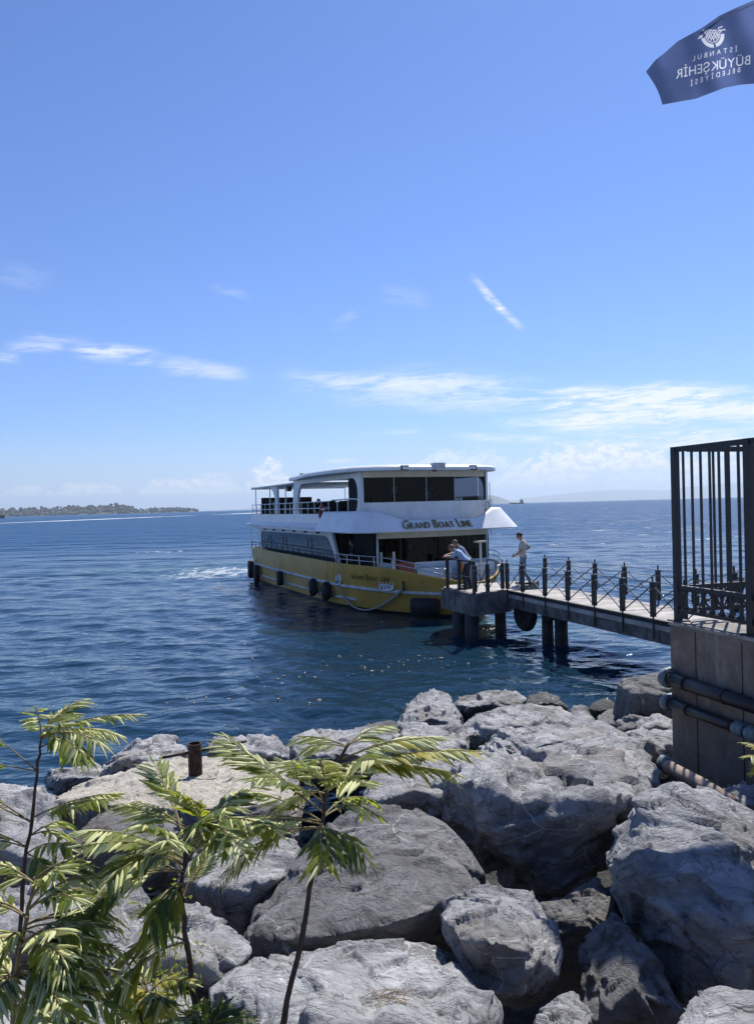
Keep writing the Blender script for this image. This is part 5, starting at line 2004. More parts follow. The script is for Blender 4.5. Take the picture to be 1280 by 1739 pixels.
# ---------------------------------------------------------------- bollard on the sandy slab
def build_bollard():
    base = P(332, 1305, 9.0)
    e = empty('mooring_bollard', base)
    up = Vector((0, 0, 1))
    b0 = base - up * 0.12
    h = 0.30
    mb = MB()
    prof = [(0.080, 0.0), (0.080, 0.30), (0.079, h + 0.10), (0.082, h + 0.115), (0.066, h + 0.115), (0.064, h)]
    rows = [[b0 + Vector((r * math.cos(2 * math.pi * k / 18), r * math.sin(2 * math.pi * k / 18), z)) for k in range(18)] for r, z in prof]
    mb.loft(rows, closed=True)
    mb.add(rows[-1], [tuple(range(18))])
    mb.build('post', M['rust'], e, smooth=False)
    dx = Vector((1.0, 0.25, 0)).normalized()
    c = base + up * 0.19
    MB().tube([c - dx * 0.40 - up * 0.03, c - dx * 0.075 + up * 0.0], [0.016, 0.018], 8).build('cross_bar', M['rust'], e, smooth=True)
    MB().tube([c + dx * 0.075 + up * 0.015, c + dx * 0.6 + up * 0.07], [0.018, 0.016], 8).build('cross_bar', M['rust'], e, smooth=True)
    tag(e, 'rusty pipe bollard with cross bar on the sandy slab', 'bollard')


build_bollard()
# ---------------------------------------------------------------- people
def capsule(a, b, ra, rb, n=12, m=5):
    """closed round cone between two spheres"""
    a, b = np.array(a, float), np.array(b, float)
    d = b - a
    L = np.linalg.norm(d)
    z = d / L if L > 1e-6 else np.array([0, 0, 1.0])
    t = np.array([1, 0, 0]) if abs(z[0]) < 0.9 else np.array([0, 1, 0])
    x = np.cross(z, t)
    x /= np.linalg.norm(x)
    y = np.cross(z, x)
    rows = []
    for k in range(m + 1):
        f = -math.pi / 2 + (math.pi / 2) * k / m
        rows.append((a + z * ra * math.sin(f), ra * math.cos(f)))
    for k in range(m + 1):
        f = (math.pi / 2) * k / m
        rows.append((b + z * rb * math.sin(f), rb * math.cos(f)))
    v = []
    for c, r in rows:
        for j in range(n):
            q = 2 * math.pi * j / n
            v.append(c + (x * math.cos(q) + y * math.sin(q)) * max(r, 1e-4))
    f = []
    for i in range(len(rows) - 1):
        for j in range(n):
            f.append((i * n + j, i * n + (j + 1) % n, (i + 1) * n + (j + 1) % n, (i + 1) * n + j))
    f.append(tuple(range(n))[::-1])
    f.append(tuple((len(rows) - 1) * n + j for j in range(n)))
    return v, f


def person(label, loc, heading, J, cols, voxel=0.010, group=None, scale=1.0):
    """J: joints in body space (x right, y forward, z up). cols: materials by region"""
    segs = []                                   # (a, b, ra, rb, region)

    def sg(a, b, ra, rb, reg):
        segs.append((np.array(a, float), np.array(b, float), ra, rb, reg))

    V = lambda k: np.array(J[k], float)
    pel, chest, neck, head = V('pelvis'), V('chest'), V('neck'), V('head')
    up = (chest - pel) / np.linalg.norm(chest - pel)
    right = np.array(J.get('right', (1, 0, 0)), float)
    right /= np.linalg.norm(right)
    fw = np.cross(up, right)
    belly = (pel + chest) / 2 + fw * 0.03
    for s_ in (-1, 1):
        sg(pel + right * 0.085 * s_, belly + right * 0.085 * s_, 0.118, 0.112, 'trousers' if False else 'shirt')
        sg(belly + right * 0.085 * s_, chest + right * 0.10 * s_, 0.112, 0.115, 'shirt')
        sg(chest + right * 0.10 * s_, V('shoulder_r' if s_ > 0 else 'shoulder_l'), 0.105, 0.068, 'shirt')
    sg(pel, chest, 0.10, 0.12, 'shirt')
    sg(pel - right * 0.08 - up * 0.04, pel + right * 0.08 - up * 0.04, 0.118, 0.118, 'trousers')
    sg(chest + up * 0.08, neck, 0.075, 0.052, 'shirt')
    sg(neck, neck * 0.35 + head * 0.65, 0.053, 0.055, 'skin')
    # head: skull, face, jaw, nose, ears
    hu = np.array(J.get('head_up', (0, 0, 1)), float)
    hf = np.array(J.get('head_fwd', (0, 1, 0)), float)
    hf = hf - hu * hf.dot(hu)
    hf /= np.linalg.norm(hf)
    hr = np.cross(hf, hu)
    sg(head + hu * 0.025 - hf * 0.015, head + hu * 0.03 + hf * 0.02, 0.092, 0.085, 'hair')
    sg(head + hu * 0.0 + hf * 0.035, head - hu * 0.065 + hf * 0.045, 0.070, 0.050, 'skin')
    sg(head - hu * 0.085 + hf * 0.055, head - hu * 0.09 + hf * 0.06, 0.034, 0.028, J.get('chin', 'skin'))
    sg(head + hu * 0.005 + hf * 0.098, head - hu * 0.03 + hf * 0.115, 0.010, 0.015, 'skin')
    sg(head + hu * 0.022 + hf * 0.095 - hr * 0.03, head + hu * 0.022 + hf * 0.095 + hr * 0.03, 0.012, 0.012, 'skin')
    for s_ in (-1, 1):
        sg(head + hr * 0.088 * s_ + hu * 0.01, head + hr * 0.09 * s_ - hu * 0.03, 0.018, 0.014, 'skin')
    for k, s_ in (('r', 1), ('l', -1)):
        sh, el, wr = V('shoulder_' + k), V('elbow_' + k), V('wrist_' + k)
        sleeve = J.get('sleeve', 0.75)
        mid = sh + (el - sh) * sleeve
        sg(sh, mid, 0.066, 0.056, 'shirt')
        sg(mid, el, 0.046, 0.041, 'skin' if sleeve < 1 else 'shirt')
        if J.get('long_sleeve'):
            sg(el, wr, 0.048, 0.038, 'shirt')
        else:
            sg(el, wr, 0.042, 0.028, 'skin')
        # hand
        d = V('hand_' + k)
        d = d / np.linalg.norm(d)
        pn = np.array(J.get('palm_' + k, (0, 0, -1)), float)
        pn = pn - d * pn.dot(d)
        pn /= np.linalg.norm(pn)
        sd_ = np.cross(d, pn) * s_
        palm = wr + d * 0.075
        for q in (-0.024, 0.0, 0.024):
            sg(wr + d * 0.01 + sd_ * q * 0.6, palm + sd_ * q, 0.017, 0.016, 'skin')
        for q, ln in ((-0.033, 0.062), (-0.011, 0.078), (0.011, 0.083), (0.033, 0.074)):
            f0 = palm + sd_ * q
            f1 = f0 + d * ln * 0.5 + pn * 0.012
            f2 = f1 + d * ln * 0.38 + pn * 0.03
            sg(f0, f1, 0.011, 0.010, 'skin')
            sg(f1, f2, 0.010, 0.009, 'skin')
        t0 = wr + d * 0.03 + sd_ * 0.03
        t1 = t0 + sd_ * 0.03 + d * 0.03 + pn * 0.012
        sg(t0, t1, 0.015, 0.012, 'skin')
        sg(t1, t1 + d * 0.032 + pn * 0.01, 0.012, 0.010, 'skin')
        hp, kn, an = V('hip_' + k), V('knee_' + k), V('ankle_' + k)
        sg(hp, kn, 0.098, 0.064, 'trousers')
        sg(kn, an, 0.064, 0.052, 'trousers')
        toe = np.array(J.get('toe_' + k, (0, 1, 0)), float)
        toe /= np.linalg.norm(toe)
        sg(an - np.array([0, 0, 0.045]) - toe * 0.04, an - np.array([0, 0, 0.055]) + toe * 0.15, 0.044, 0.034, 'shoe')
    verts, faces = [], []
    for a, b, ra, rb, reg in segs:
        v, f = capsule(a, b, ra, rb)
        n = len(verts)
        verts += v
        faces += [tuple(i + n for i in q) for q in f]
    me = bpy.data.meshes.new('body')
    me.from_pydata([tuple(p) for p in verts], [], faces)
    tmp = bpy.data.objects.new('body', me)
    COL.objects.link(tmp)
    md = tmp.modifiers.new('r', 'REMESH')
    md.mode = 'VOXEL'
    md.voxel_size = voxel
    ms = tmp.modifiers.new('s', 'SMOOTH')
    ms.iterations = 2
    ms.factor = 0.5
    dg = bpy.context.evaluated_depsgraph_get()
    m2 = bpy.data.meshes.new_from_object(tmp.evaluated_get(dg))
    bpy.data.objects.remove(tmp)
    bpy.data.meshes.remove(me)
    nv = len(m2.vertices)
    co = np.empty(nv * 3)
    m2.vertices.foreach_get('co', co)
    co = co.reshape(-1, 3)
    fc = np.array([tuple(p.vertices) for p in m2.polygons])
    bpy.data.meshes.remove(m2)
    cen = co[fc].mean(1)
    best = np.full(len(cen), 1e9)
    reg = np.zeros(len(cen), int)
    names = ['skin', 'shirt', 'trousers', 'hair', 'shoe']
    for a, b, ra, rb, rg in segs:
        d = b - a
        t = np.clip(((cen - a) @ d) / max(d @ d, 1e-9), 0, 1)
        dist = np.linalg.norm(cen - (a + t[:, None] * d), axis=1) - (ra + (rb - ra) * t)
        if rg == 'hair':
            dist = dist + np.where(((cen - head) @ hf > 0.045) & ((cen - head) @ hu < 0.065), 0.08, 0)
        m = dist < best
        best[m] = dist[m]
        reg[m] = names.index(rg)
    ch, sh_ = math.cos(heading), math.sin(heading)
    # cloth folds
    nrm = fbm(co * np.array([9, 9, 5]) + 3.3, 3)
    co = co + (co - co.mean(0)) * (0.012 * nrm)[:, None]
    co = co * scale
    wv_ = np.stack([co[:, 0] * ch - co[:, 1] * sh_, co[:, 0] * sh_ + co[:, 1] * ch, co[:, 2]], 1) + np.array(loc[:])
    o = link_mesh('person', wv_, fc, [cols[k] for k in names], origin=np.array(loc[:]), smooth=True, midx=reg)
    tag(o, label, 'person', group)
    return o


M['skin'] = simple('skin', (0.36, 0.20, 0.13), 0.55, var=0.08, bmp=0.02)
M['hair'] = simple('dark_hair', (0.018, 0.014, 0.012), 0.7, var=0.3, scale=40, bmp=0.3)
M['hair_thin'] = simple('cropped_hair', (0.11, 0.07, 0.05), 0.7, var=0.3, scale=40, bmp=0.2)
M['shoe'] = simple('dark_shoes', (0.02, 0.02, 0.022), 0.6)


def cloth(name, c):
    return simple(name, c, 0.9, var=0.12, scale=7, bmp=0.25, bdist=0.01)


M['cl_beige'] = cloth('beige_shirt', (0.50, 0.45, 0.40))
M['cl_jean'] = cloth('faded_jeans', (0.16, 0.20, 0.26))
M['cl_blue'] = cloth('light_blue_shirt', (0.30, 0.42, 0.60))
M['cl_navy'] = cloth('navy_trousers', (0.015, 0.018, 0.03))
M['cl_greyblue'] = cloth('grey_blue_shirt', (0.20, 0.24, 0.34))
M['cl_dark'] = cloth('dark_clothes', (0.02, 0.022, 0.03))


def cols(shirt, trousers, hair='hair'):
    return {'skin': M['skin'], 'shirt': M[shirt], 'trousers': M[trousers], 'hair': M[hair], 'shoe': M['shoe']}


def STAND(**k):
    J = dict(pelvis=(0, 0, 0.95), chest=(0, 0.01, 1.30), neck=(0, 0.02, 1.47), head=(0, 0.05, 1.61),
             shoulder_r=(0.19, 0.0, 1.40), shoulder_l=(-0.19, 0.0, 1.40), elbow_r=(0.25, -0.03, 1.12), elbow_l=(-0.25, -0.03, 1.12),
             wrist_r=(0.25, 0.06, 0.88), wrist_l=(-0.25, 0.06, 0.88), hand_r=(0, 0.15, -1), hand_l=(0, 0.15, -1), palm_r=(-1, 0, 0), palm_l=(1, 0, 0),
             hip_r=(0.09, 0, 0.90), hip_l=(-0.09, 0, 0.90), knee_r=(0.11, 0.03, 0.50), knee_l=(-0.10, 0.02, 0.50),
             ankle_r=(0.12, -0.02, 0.10), ankle_l=(-0.11, -0.02, 0.10))
    J.update(k)
    return J


def build_people():
    # walking man on the pier: faces left, hand at his hip
    p = G(889, 993, DECK_Z + 0.01)
    J = STAND(head=(0, 0.10, 1.60), neck=(0, 0.04, 1.47), head_fwd=(0, 1, -0.45), head_up=(0, 0.35, 1), sleeve=0.7,
              elbow_r=(0.36, -0.20, 1.20), wrist_r=(0.20, 0.10, 1.03), hand_r=(-0.7, 0.7, -0.2), palm_r=(-0.5, -0.6, 0),
              elbow_l=(-0.27, 0.05, 1.14), wrist_l=(-0.20, 0.24, 0.98), hand_l=(0.4, 0.8, -0.4),
              knee_r=(0.10, 0.10, 0.50), ankle_r=(0.11, 0.10, 0.10), knee_l=(-0.10, -0.02, 0.50), ankle_l=(-0.10, -0.20, 0.11))
    person('man in beige shirt and jeans standing on the pier walkway', p, R(78), J, cols('cl_beige', 'cl_jean'), scale=1.06)
    # leaning man in light blue
    lean = dict(pelvis=(0, -0.06, 0.93), chest=(0, 0.22, 1.20), neck=(0, 0.35, 1.30), head=(0, 0.47, 1.39), head_fwd=(0, 1, -0.5), head_up=(0, 0.5, 1),
                shoulder_r=(0.19, 0.27, 1.27), shoulder_l=(-0.19, 0.27, 1.27), elbow_r=(0.25, 0.45, 1.08), elbow_l=(-0.25, 0.45, 1.08),
                wrist_r=(0.08, 0.66, 1.11), wrist_l=(-0.08, 0.66, 1.10), hand_r=(-0.5, 0.8, -0.1), hand_l=(0.5, 0.8, -0.1), palm_r=(0, 0, -1), palm_l=(0, 0, -1),
                hip_r=(0.09, -0.06, 0.88), hip_l=(-0.09, -0.06, 0.88), knee_r=(0.11, -0.02, 0.49), knee_l=(-0.10, 0.08, 0.49),
                ankle_r=(0.12, -0.12, 0.10), ankle_l=(-0.11, 0.02, 0.10), sleeve=0.8)
    edge = (PB_ - PA)
    edge.z = 0
    edge.normalize()
    face = Vector((-0.97, 0.22, 0))                        # towards the ferry side of the head
    hd = math.atan2(face.y, face.x) - math.pi / 2
    p = G(792, 1001, DECK_Z + 0.01)
    person('man in light blue shirt leaning on the pier tip railing', p, hd, STAND(**lean), cols('cl_blue', 'cl_navy', 'hair_thin'))
    p2 = Vector((p.x + 0.12, p.y + 0.85, DECK_Z + 0.01))
    l2 = dict(lean)
    l2.update(chest=(0, 0.16, 1.26), neck=(0, 0.27, 1.40), head=(0, 0.38, 1.51), shoulder_r=(0.19, 0.19, 1.34), shoulder_l=(-0.19, 0.19, 1.34),
              elbow_r=(0.26, 0.42, 1.16), elbow_l=(-0.26, 0.42, 1.16))
    person('bald man in grey blue shirt half hidden behind the leaning one', p2, hd + 0.1, STAND(**l2), cols('cl_greyblue', 'cl_dark', 'hair_thin'))
    # crew member in the side passage of the ferry
    q = FW(15.3, -2.62, 1.17)
    person('dark clothed crew member standing in the ferry side passage', q, R(100), STAND(elbow_l=(-0.24, 0.10, 1.12), wrist_l=(-0.18, 0.34, 1.06), hand_l=(0, 1, 0)), cols('cl_dark', 'cl_dark'), 0.014)
    # seated passengers on the open upper deck
    sit = dict(pelvis=(0, -0.05, 0.60), chest=(0, -0.03, 0.98), neck=(0, -0.01, 1.15), head=(0, 0.02, 1.29), shoulder_r=(0.19, -0.02, 1.07), shoulder_l=(-0.19, -0.02, 1.07),
               elbow_r=(0.24, 0.02, 0.80), elbow_l=(-0.24, 0.02, 0.80), wrist_r=(0.14, 0.24, 0.72), wrist_l=(-0.14, 0.24, 0.72), hand_r=(0, 1, -0.2), hand_l=(0, 1, -0.2),
               palm_r=(0, 0, -1), palm_l=(0, 0, -1), hip_r=(0.09, 0, 0.56), hip_l=(-0.09, 0, 0.56), knee_r=(0.11, 0.42, 0.55), knee_l=(-0.11, 0.42, 0.55),
               ankle_r=(0.11, 0.42, 0.12), ankle_l=(-0.11, 0.42, 0.12))
    hb = math.atan2(-0.9187, 0.395) - math.pi / 2
    for u, w, dh, lb in ((1.96, -2.35, 0.0, 'passenger seated nearest the ferry stern on the upper deck'),
                         (7.1, -1.3, 0.2, 'passenger seated beside the white arch pillar on the upper deck'),
                         (10.1, -2.35, -0.1, 'passenger framed by the open arch of the ferry upper deck')):
        q = FW(u + 0.05, w, 3.36)
        person(lb, q, hb + dh, dict(sit), cols('cl_dark', 'cl_dark'), 0.018, 'passengers on the upper deck')


build_people()


# ---------------------------------------------------------------- flag
def build_flag():
    top = [(1096, 122), (1112, 102), (1132, 86), (1150, 70), (1172, 58), (1192, 47), (1220, 27), (1250, 13), (1280, 0), (1320, -22), (1372, -48)]
    bot = [(1124, 178), (1150, 173), (1180, 168), (1206, 158), (1230, 149), (1256, 144), (1280, 142), (1320, 152), (1372, 150)]
    tx, ty = [p[0] for p in top], [p[1] for p in top]
    bx, by = [p[0] for p in bot], [p[1] for p in bot]

    def DD(px, py):
        return 9.3 + 0.16 * math.sin((px - 1090) / 38.0 + py * 0.012) + 0.05 * math.sin(px / 13.0 - py * 0.03) + (py - 80) * 0.0012

    m, nt, b = new_mat('blue_flag_cloth')
    t = texco(nt)
    n = noise(nt, t, 2.0, 4.0)
    c = mixc(nt, n.step(0.3, 0.7), (0.056, 0.084, 0.185), (0.072, 0.104, 0.225))
    nt.links.new(c.sk, b.inputs['Base Color'])
    b.inputs['Roughness'].default_value = 0.7
    wv = nt.nodes.new('ShaderNodeTexNoise')
    nt.links.new(bump(nt, noise(nt, t, 260.0, 2.0), 0.1, 0.002).sk, b.inputs['Normal'])
    tr = nt.nodes.new('ShaderNodeBsdfTranslucent')
    nt.links.new(c.sk, tr.inputs[0])
    mx = nt.nodes.new('ShaderNodeMixShader')
    mx.inputs[0].default_value = 0.72
    nt.links.new(b.outputs[0], mx.inputs[1])
    nt.links.new(tr.outputs[0], mx.inputs[2])
    nt.links.new(mx.outputs[0], nt.nodes['Material Output'].inputs['Surface'])
    white, nt, b = new_mat('white_flag_print')
    n = noise(nt, texco(nt), 3.0, 3.0)
    c = mixc(nt, n, (0.50, 0.52, 0.58), (0.60, 0.62, 0.67))
    nt.links.new(c.sk, b.inputs['Base Color'])
    tr = nt.nodes.new('ShaderNodeBsdfTranslucent')
    nt.links.new(c.sk, tr.inputs[0])
    mx = nt.nodes.new('ShaderNodeMixShader')
    mx.inputs[0].default_value = 0.72
    nt.links.new(b.outputs[0], mx.inputs[1])
    nt.links.new(tr.outputs[0], mx.inputs[2])
    nt.links.new(mx.outputs[0], nt.nodes['Material Output'].inputs['Surface'])
    foot = P(1372, 60, 9.3)
    e = empty('flag_on_pole', (foot.x, foot.y, WALL_Z))
    prints = []                                  # triangles of the print, in the cloth's own layout
    # hem along the upper edge
    hem = []
    for k in range(24):
        s = 0.46 + 0.54 * k / 23
        x0, y0 = np.interp(s, np.linspace(0, 1, len(tx)), tx), np.interp(s, np.linspace(0, 1, len(ty)), ty)
        hem.append(P(x0 + 3, y0 + 5, DD(x0, y0) - 0.012))
    MB().tube(hem, 0.008, 5).build('hem_cord', white, e, smooth=True)

    # printed lettering, seen from the back of the cloth
    def line(txt, pr, pl, hgt, k=1.0):
        """letters from pixel pr (first letter, at the right) to pl, cap height in pixels"""
        lets, wid = letters(txt, gap=0.16, space=0.5, mono_case=True) if k == 1.0 else letters(txt, gap=k, mono_case=True)
        dx, dy = (pl[0] - pr[0]) / wid, (pl[1] - pr[1]) / wid

        for v, f in lets:
            bend = 3.0 * np.sin(np.pi * v[:, 0] / wid)
            q = np.stack([pr[0] + v[:, 0] * dx, pr[1] + v[:, 0] * dy - v[:, 1] * hgt - bend * 0.6], 1)
            for poly in f:
                for k in range(1, len(poly) - 1):
                    prints.append(q[[poly[0], poly[k], poly[k + 1]]])

    line('İSTANBUL', (1251, 87), (1175, 104), 8.6, 0.62)
    line('BÜYÜKŞEHİR', (1273, 109), (1147, 134), 16.0)
    line('BELEDİYESİ', (1256, 122), (1172, 146), 8.6, 0.62)

    # emblem: bowl shaped crescent in two halves, lattice dome inside, short strokes
    def quads(pts, fs):
        pts = np.array(pts, float)
        for f in fs:
            for k in range(1, len(f) - 1):
                prints.append(pts[[f[0], f[k], f[k + 1]]])

    cx, cy = 1209, 60
    def arc(r0, r1, a0, a1, n=10, sx=0.95, sy=1.0, tilt=-0.22, c=(cx, cy)):
        o_ = []
        for rr, seq in ((r1, range(n + 1)), (r0, range(n, -1, -1))):
            for k in seq:
                a = R(a0 + (a1 - a0) * k / n)
                x, y = rr * math.cos(a) * sx, rr * math.sin(a) * sy
                o_.append((c[0] + x * math.cos(tilt) - y * math.sin(tilt), c[1] + x * math.sin(tilt) + y * math.cos(tilt)))
        return o_
    for seg in ((4, 84), (96, 176)):
        n = 10
        big = arc(14.5, 21, *seg, n)
        quads(big, [(k, k + 1, 2 * n - k, 2 * n + 1 - k) for k in range(n)])
    for r0, r1 in ((11.0, 12.6),):
        n = 20
        big = arc(r0, r1, 0, 180, n)
        quads(big, [(k, k + 1, 2 * n - k, 2 * n + 1 - k) for k in range(n)])
    for k in range(-2, 3):
        for sgn in (-1, 1):
            a = (cx + k * 4.6 - 7 * sgn, cy - 10)
            b_ = (cx + k * 4.6 + 3 * sgn, cy + 9 - abs(k) * 2.2)
            w_ = 1.0
            quads([(a[0] - w_, a[1]), (a[0] + w_, a[1]), (b_[0] + w_, b_[1]), (b_[0] - w_, b_[1])], [(0, 1, 2, 3)])
    for (x0, y0, x1, y1) in ((1186, 63, 1192, 60), (1184, 66, 1192, 62), (1219, 52, 1231, 50), (1218, 48, 1226, 45)):
        quads([(x0, y0 - 0.8), (x1, y1 - 1.2), (x1, y1 + 1.2), (x0, y0 + 0.8)], [(0, 1, 2, 3)])
    # the cloth: a fine sheet, its printed cells white right through the weave
    NS, NT = 430, 300
    sv = np.linspace(0, 1, NS)
    x0, y0 = np.interp(sv, np.linspace(0, 1, len(tx)), tx), np.interp(sv, np.linspace(0, 1, len(ty)), ty)
    x1, y1 = np.interp(sv, np.linspace(0, 1, len(bx)), bx), np.interp(sv, np.linspace(0, 1, len(by)), by)
    tt = np.linspace(0, 1, NT)[None]
    X = x0[:, None] + (x1 - x0)[:, None] * tt + 4.0 * np.sin(np.pi * tt) * ((1 - sv) ** 3)[:, None]
    Y = y0[:, None] + (y1 - y0)[:, None] * tt
    dep = 9.3 + 0.16 * np.sin((X - 1090) / 38.0 + Y * 0.012) + 0.05 * np.sin(X / 13.0 - Y * 0.03) + (Y - 80) * 0.0012
    rot = np.array(CROT)
    rays = np.stack([(X - 640) / F, -(Y - 869.5) / F, -np.ones_like(X)], -1) @ rot.T
    V = (rays * dep[..., None] + np.array(CPOS)).reshape(-1, 3)
    i = np.arange(NS - 1)[:, None] * NT + np.arange(NT - 1)[None]
    fcs = np.stack([i, i + 1, i + NT + 1, i + NT], -1).reshape(-1, 4)
    C2 = np.stack([X.ravel(), Y.ravel()], 1)[fcs].mean(1)
    inside = np.zeros(len(C2), bool)
    order = np.argsort(C2[:, 0])
    xs_ = C2[order, 0]
    for t_ in prints:
        lo, hi = np.searchsorted(xs_, t_[:, 0].min()), np.searchsorted(xs_, t_[:, 0].max())
        idx = order[lo:hi]
        p_ = C2[idx]
        idx = idx[(p_[:, 1] >= t_[:, 1].min()) & (p_[:, 1] <= t_[:, 1].max())]
        if not len(idx):
            continue
        p_ = C2[idx]
        a_, b2, c2 = t_
        cr = lambda u, v, w: (v[0] - u[0]) * (w[:, 1] - u[1]) - (v[1] - u[1]) * (w[:, 0] - u[0])
        s1, s2, s3 = cr(a_, b2, p_), cr(b2, c2, p_), cr(c2, a_, p_)
        inside[idx[((s1 >= 0) & (s2 >= 0) & (s3 >= 0)) | ((s1 <= 0) & (s2 <= 0) & (s3 <= 0))]] = True
    link_mesh('flag_cloth', V, fcs, [m, white], e, smooth=True, midx=inside.astype(int))
    pole_x, pole_y = P(1374, 60, DD(1374, 60)).x, P(1374, 60, DD(1374, 60)).y
    MB().tube([(pole_x, pole_y, WALL_Z + 0.01), (pole_x, pole_y, 8.0), (pole_x, pole_y, 11.4)], [0.06, 0.05, 0.035], 10).build('pole', M['steel'], e, smooth=True)
    tag(e, 'blue municipal flag with white lettering seen from behind against the sky', 'flag')


build_flag()


# ---------------------------------------------------------------- scraps floating on the water
def build_scraps():
    m = simple('pale_floating_scrap', (0.48, 0.40, 0.30), 0.8, var=0.25, scale=20)
    rng = random.Random(21)
    spots = [(437, 1150), (429, 1120), (472, 1154), (477, 1160), (482, 1149), (446, 1158), (509, 1151), (517, 1142), (535, 1150), (546, 1140), (550, 1124), (578, 1116),
             (577, 1115), (600, 1145), (612, 1114), (618, 1133), (628, 1121), (631, 1122), (615, 1132), (649, 1139), (632, 1139), (658, 1133), (664, 1126), (677, 1124),
             (685, 1126), (692, 1122), (686, 1130), (711, 1113), (712, 1122), (721, 1119), (729, 1119), (731, 1118), (749, 1117), (750, 1124), (760, 1132), (773, 1125),
             (795, 1126), (797, 1152), (694, 1140), (373, 1158), (415, 1093), (428, 1119), (449, 1166), (472, 1187), (527, 1193), (543, 1189), (588, 1062), (650, 1055),
             (391, 1187), (350, 1185), (300, 1180), (318, 1188), (331, 1193), (285, 1195), (275, 1206), (590, 1148), (556, 1131), (844, 1128), (832, 1133)]
    protos = []
    for v_ in range(4):
        rr = np.random.RandomState(v_)
        n = 9
        rim = [(0.085 * (1 + 0.4 * rr.normal()) * math.cos(2 * math.pi * k / n), 0.055 * (1 + 0.3 * rr.normal()) * math.sin(2 * math.pi * k / n), 0.018 + 0.012 * rr.normal()) for k in range(n)]
        low = [(x * 0.8, y * 0.8, -0.02) for x, y, z in rim]
        vs_ = [(0, 0, 0.05)] + rim + low
        fs = [(0, 1 + k, 1 + (k + 1) % n) for k in range(n)] + [(1 + k, 1 + n + k, 1 + n + (k + 1) % n, 1 + (k + 1) % n) for k in range(n)]
        me = bpy.data.meshes.new('floating_scrap')
        me.from_pydata(vs_, [], fs)
        me.materials.append(m)
        protos.append(me)
    for k, (px, py) in enumerate(spots):
        p = G(px + rng.uniform(-1, 1), py + rng.uniform(-1, 1), 0.03)
        o = bpy.data.objects.new('floating_scrap', protos[k % 4])
        COL.objects.link(o)
        o.location = p
        s = rng.uniform(0.25, 0.52)
        o.scale = (s, s, s * 1.1)
        o.rotation_euler = (rng.uniform(-0.2, 0.2), rng.uniform(-0.2, 0.2), rng.uniform(0, 6.28))
        tag(o, 'small pale scrap floating on the dark water before the ferry', 'scrap', 'pale scraps drifting on the water')


build_scraps()
# ---------------------------------------------------------------- saplings
def leaf_mat(name, lo, hi, trans, tcol):
    m, nt, b = new_mat(name)
    t = texco(nt)
    rnd = obj_random(nt)
    x, y, z = sep(nt, t)
    n = noise(nt, t, 30.0, 4.0)
    c = mixc(nt, (rnd * 0.75 + n * 0.25).clamp(), lo, hi)
    # paler midrib
    c = mixc(nt, y.abs().step(0.0022, 0.0006) * 0.5, c, tuple(min(1, q * 1.5) for q in hi))
    c = mixc(nt, noise(nt, t, 9.0, 3.0).step(0.64, 0.75) * 0.4, c, (0.20, 0.13, 0.03))
    nt.links.new(c.sk, b.inputs['Base Color'])
    b.inputs['Roughness'].default_value = 0.5
    b.inputs['Specular IOR Level'].default_value = 0.4
    nt.links.new(bump(nt, noise(nt, mapping(nt, t, (0.3, 1, 1)), 140.0, 2.0), 0.3, 0.002).sk, b.inputs['Normal'])
    tr = nt.nodes.new('ShaderNodeBsdfTranslucent')
    tr.inputs[0].default_value = tcol + (1,)
    mx = nt.nodes.new('ShaderNodeMixShader')
    mx.inputs[0].default_value = trans
    nt.links.new(b.outputs[0], mx.inputs[1])
    nt.links.new(tr.outputs[0], mx.inputs[2])
    nt.links.new(mx.outputs[0], nt.nodes['Material Output'].inputs['Surface'])
    return m


M['leaf'] = leaf_mat('green_leaflet', (0.085, 0.125, 0.018), (0.19, 0.23, 0.04), 0.48, (0.42, 0.47, 0.035))
M['leaf_pale'] = leaf_mat('pale_rolled_leaflet', (0.46, 0.48, 0.19), (0.68, 0.68, 0.36), 0.25, (0.55, 0.56, 0.14))
M['leaf_dark'] = leaf_mat('dark_leaflet', (0.03, 0.062, 0.022), (0.07, 0.115, 0.035), 0.35, (0.15, 0.24, 0.03))
M['leaf_yellow'] = leaf_mat('yellowing_leaflet', (0.24, 0.24, 0.035), (0.42, 0.38, 0.06), 0.40, (0.55, 0.48, 0.04))
M['stem'] = simple('red_brown_stem', (0.050, 0.026, 0.018), 0.7, var=0.4, scale=30, bmp=0.4, bdist=0.004)
M['rachis'] = simple('reddish_leaf_stalk', (0.20, 0.15, 0.06), 0.6, var=0.3, scale=30, bmp=0)

LEAFLETS = {}


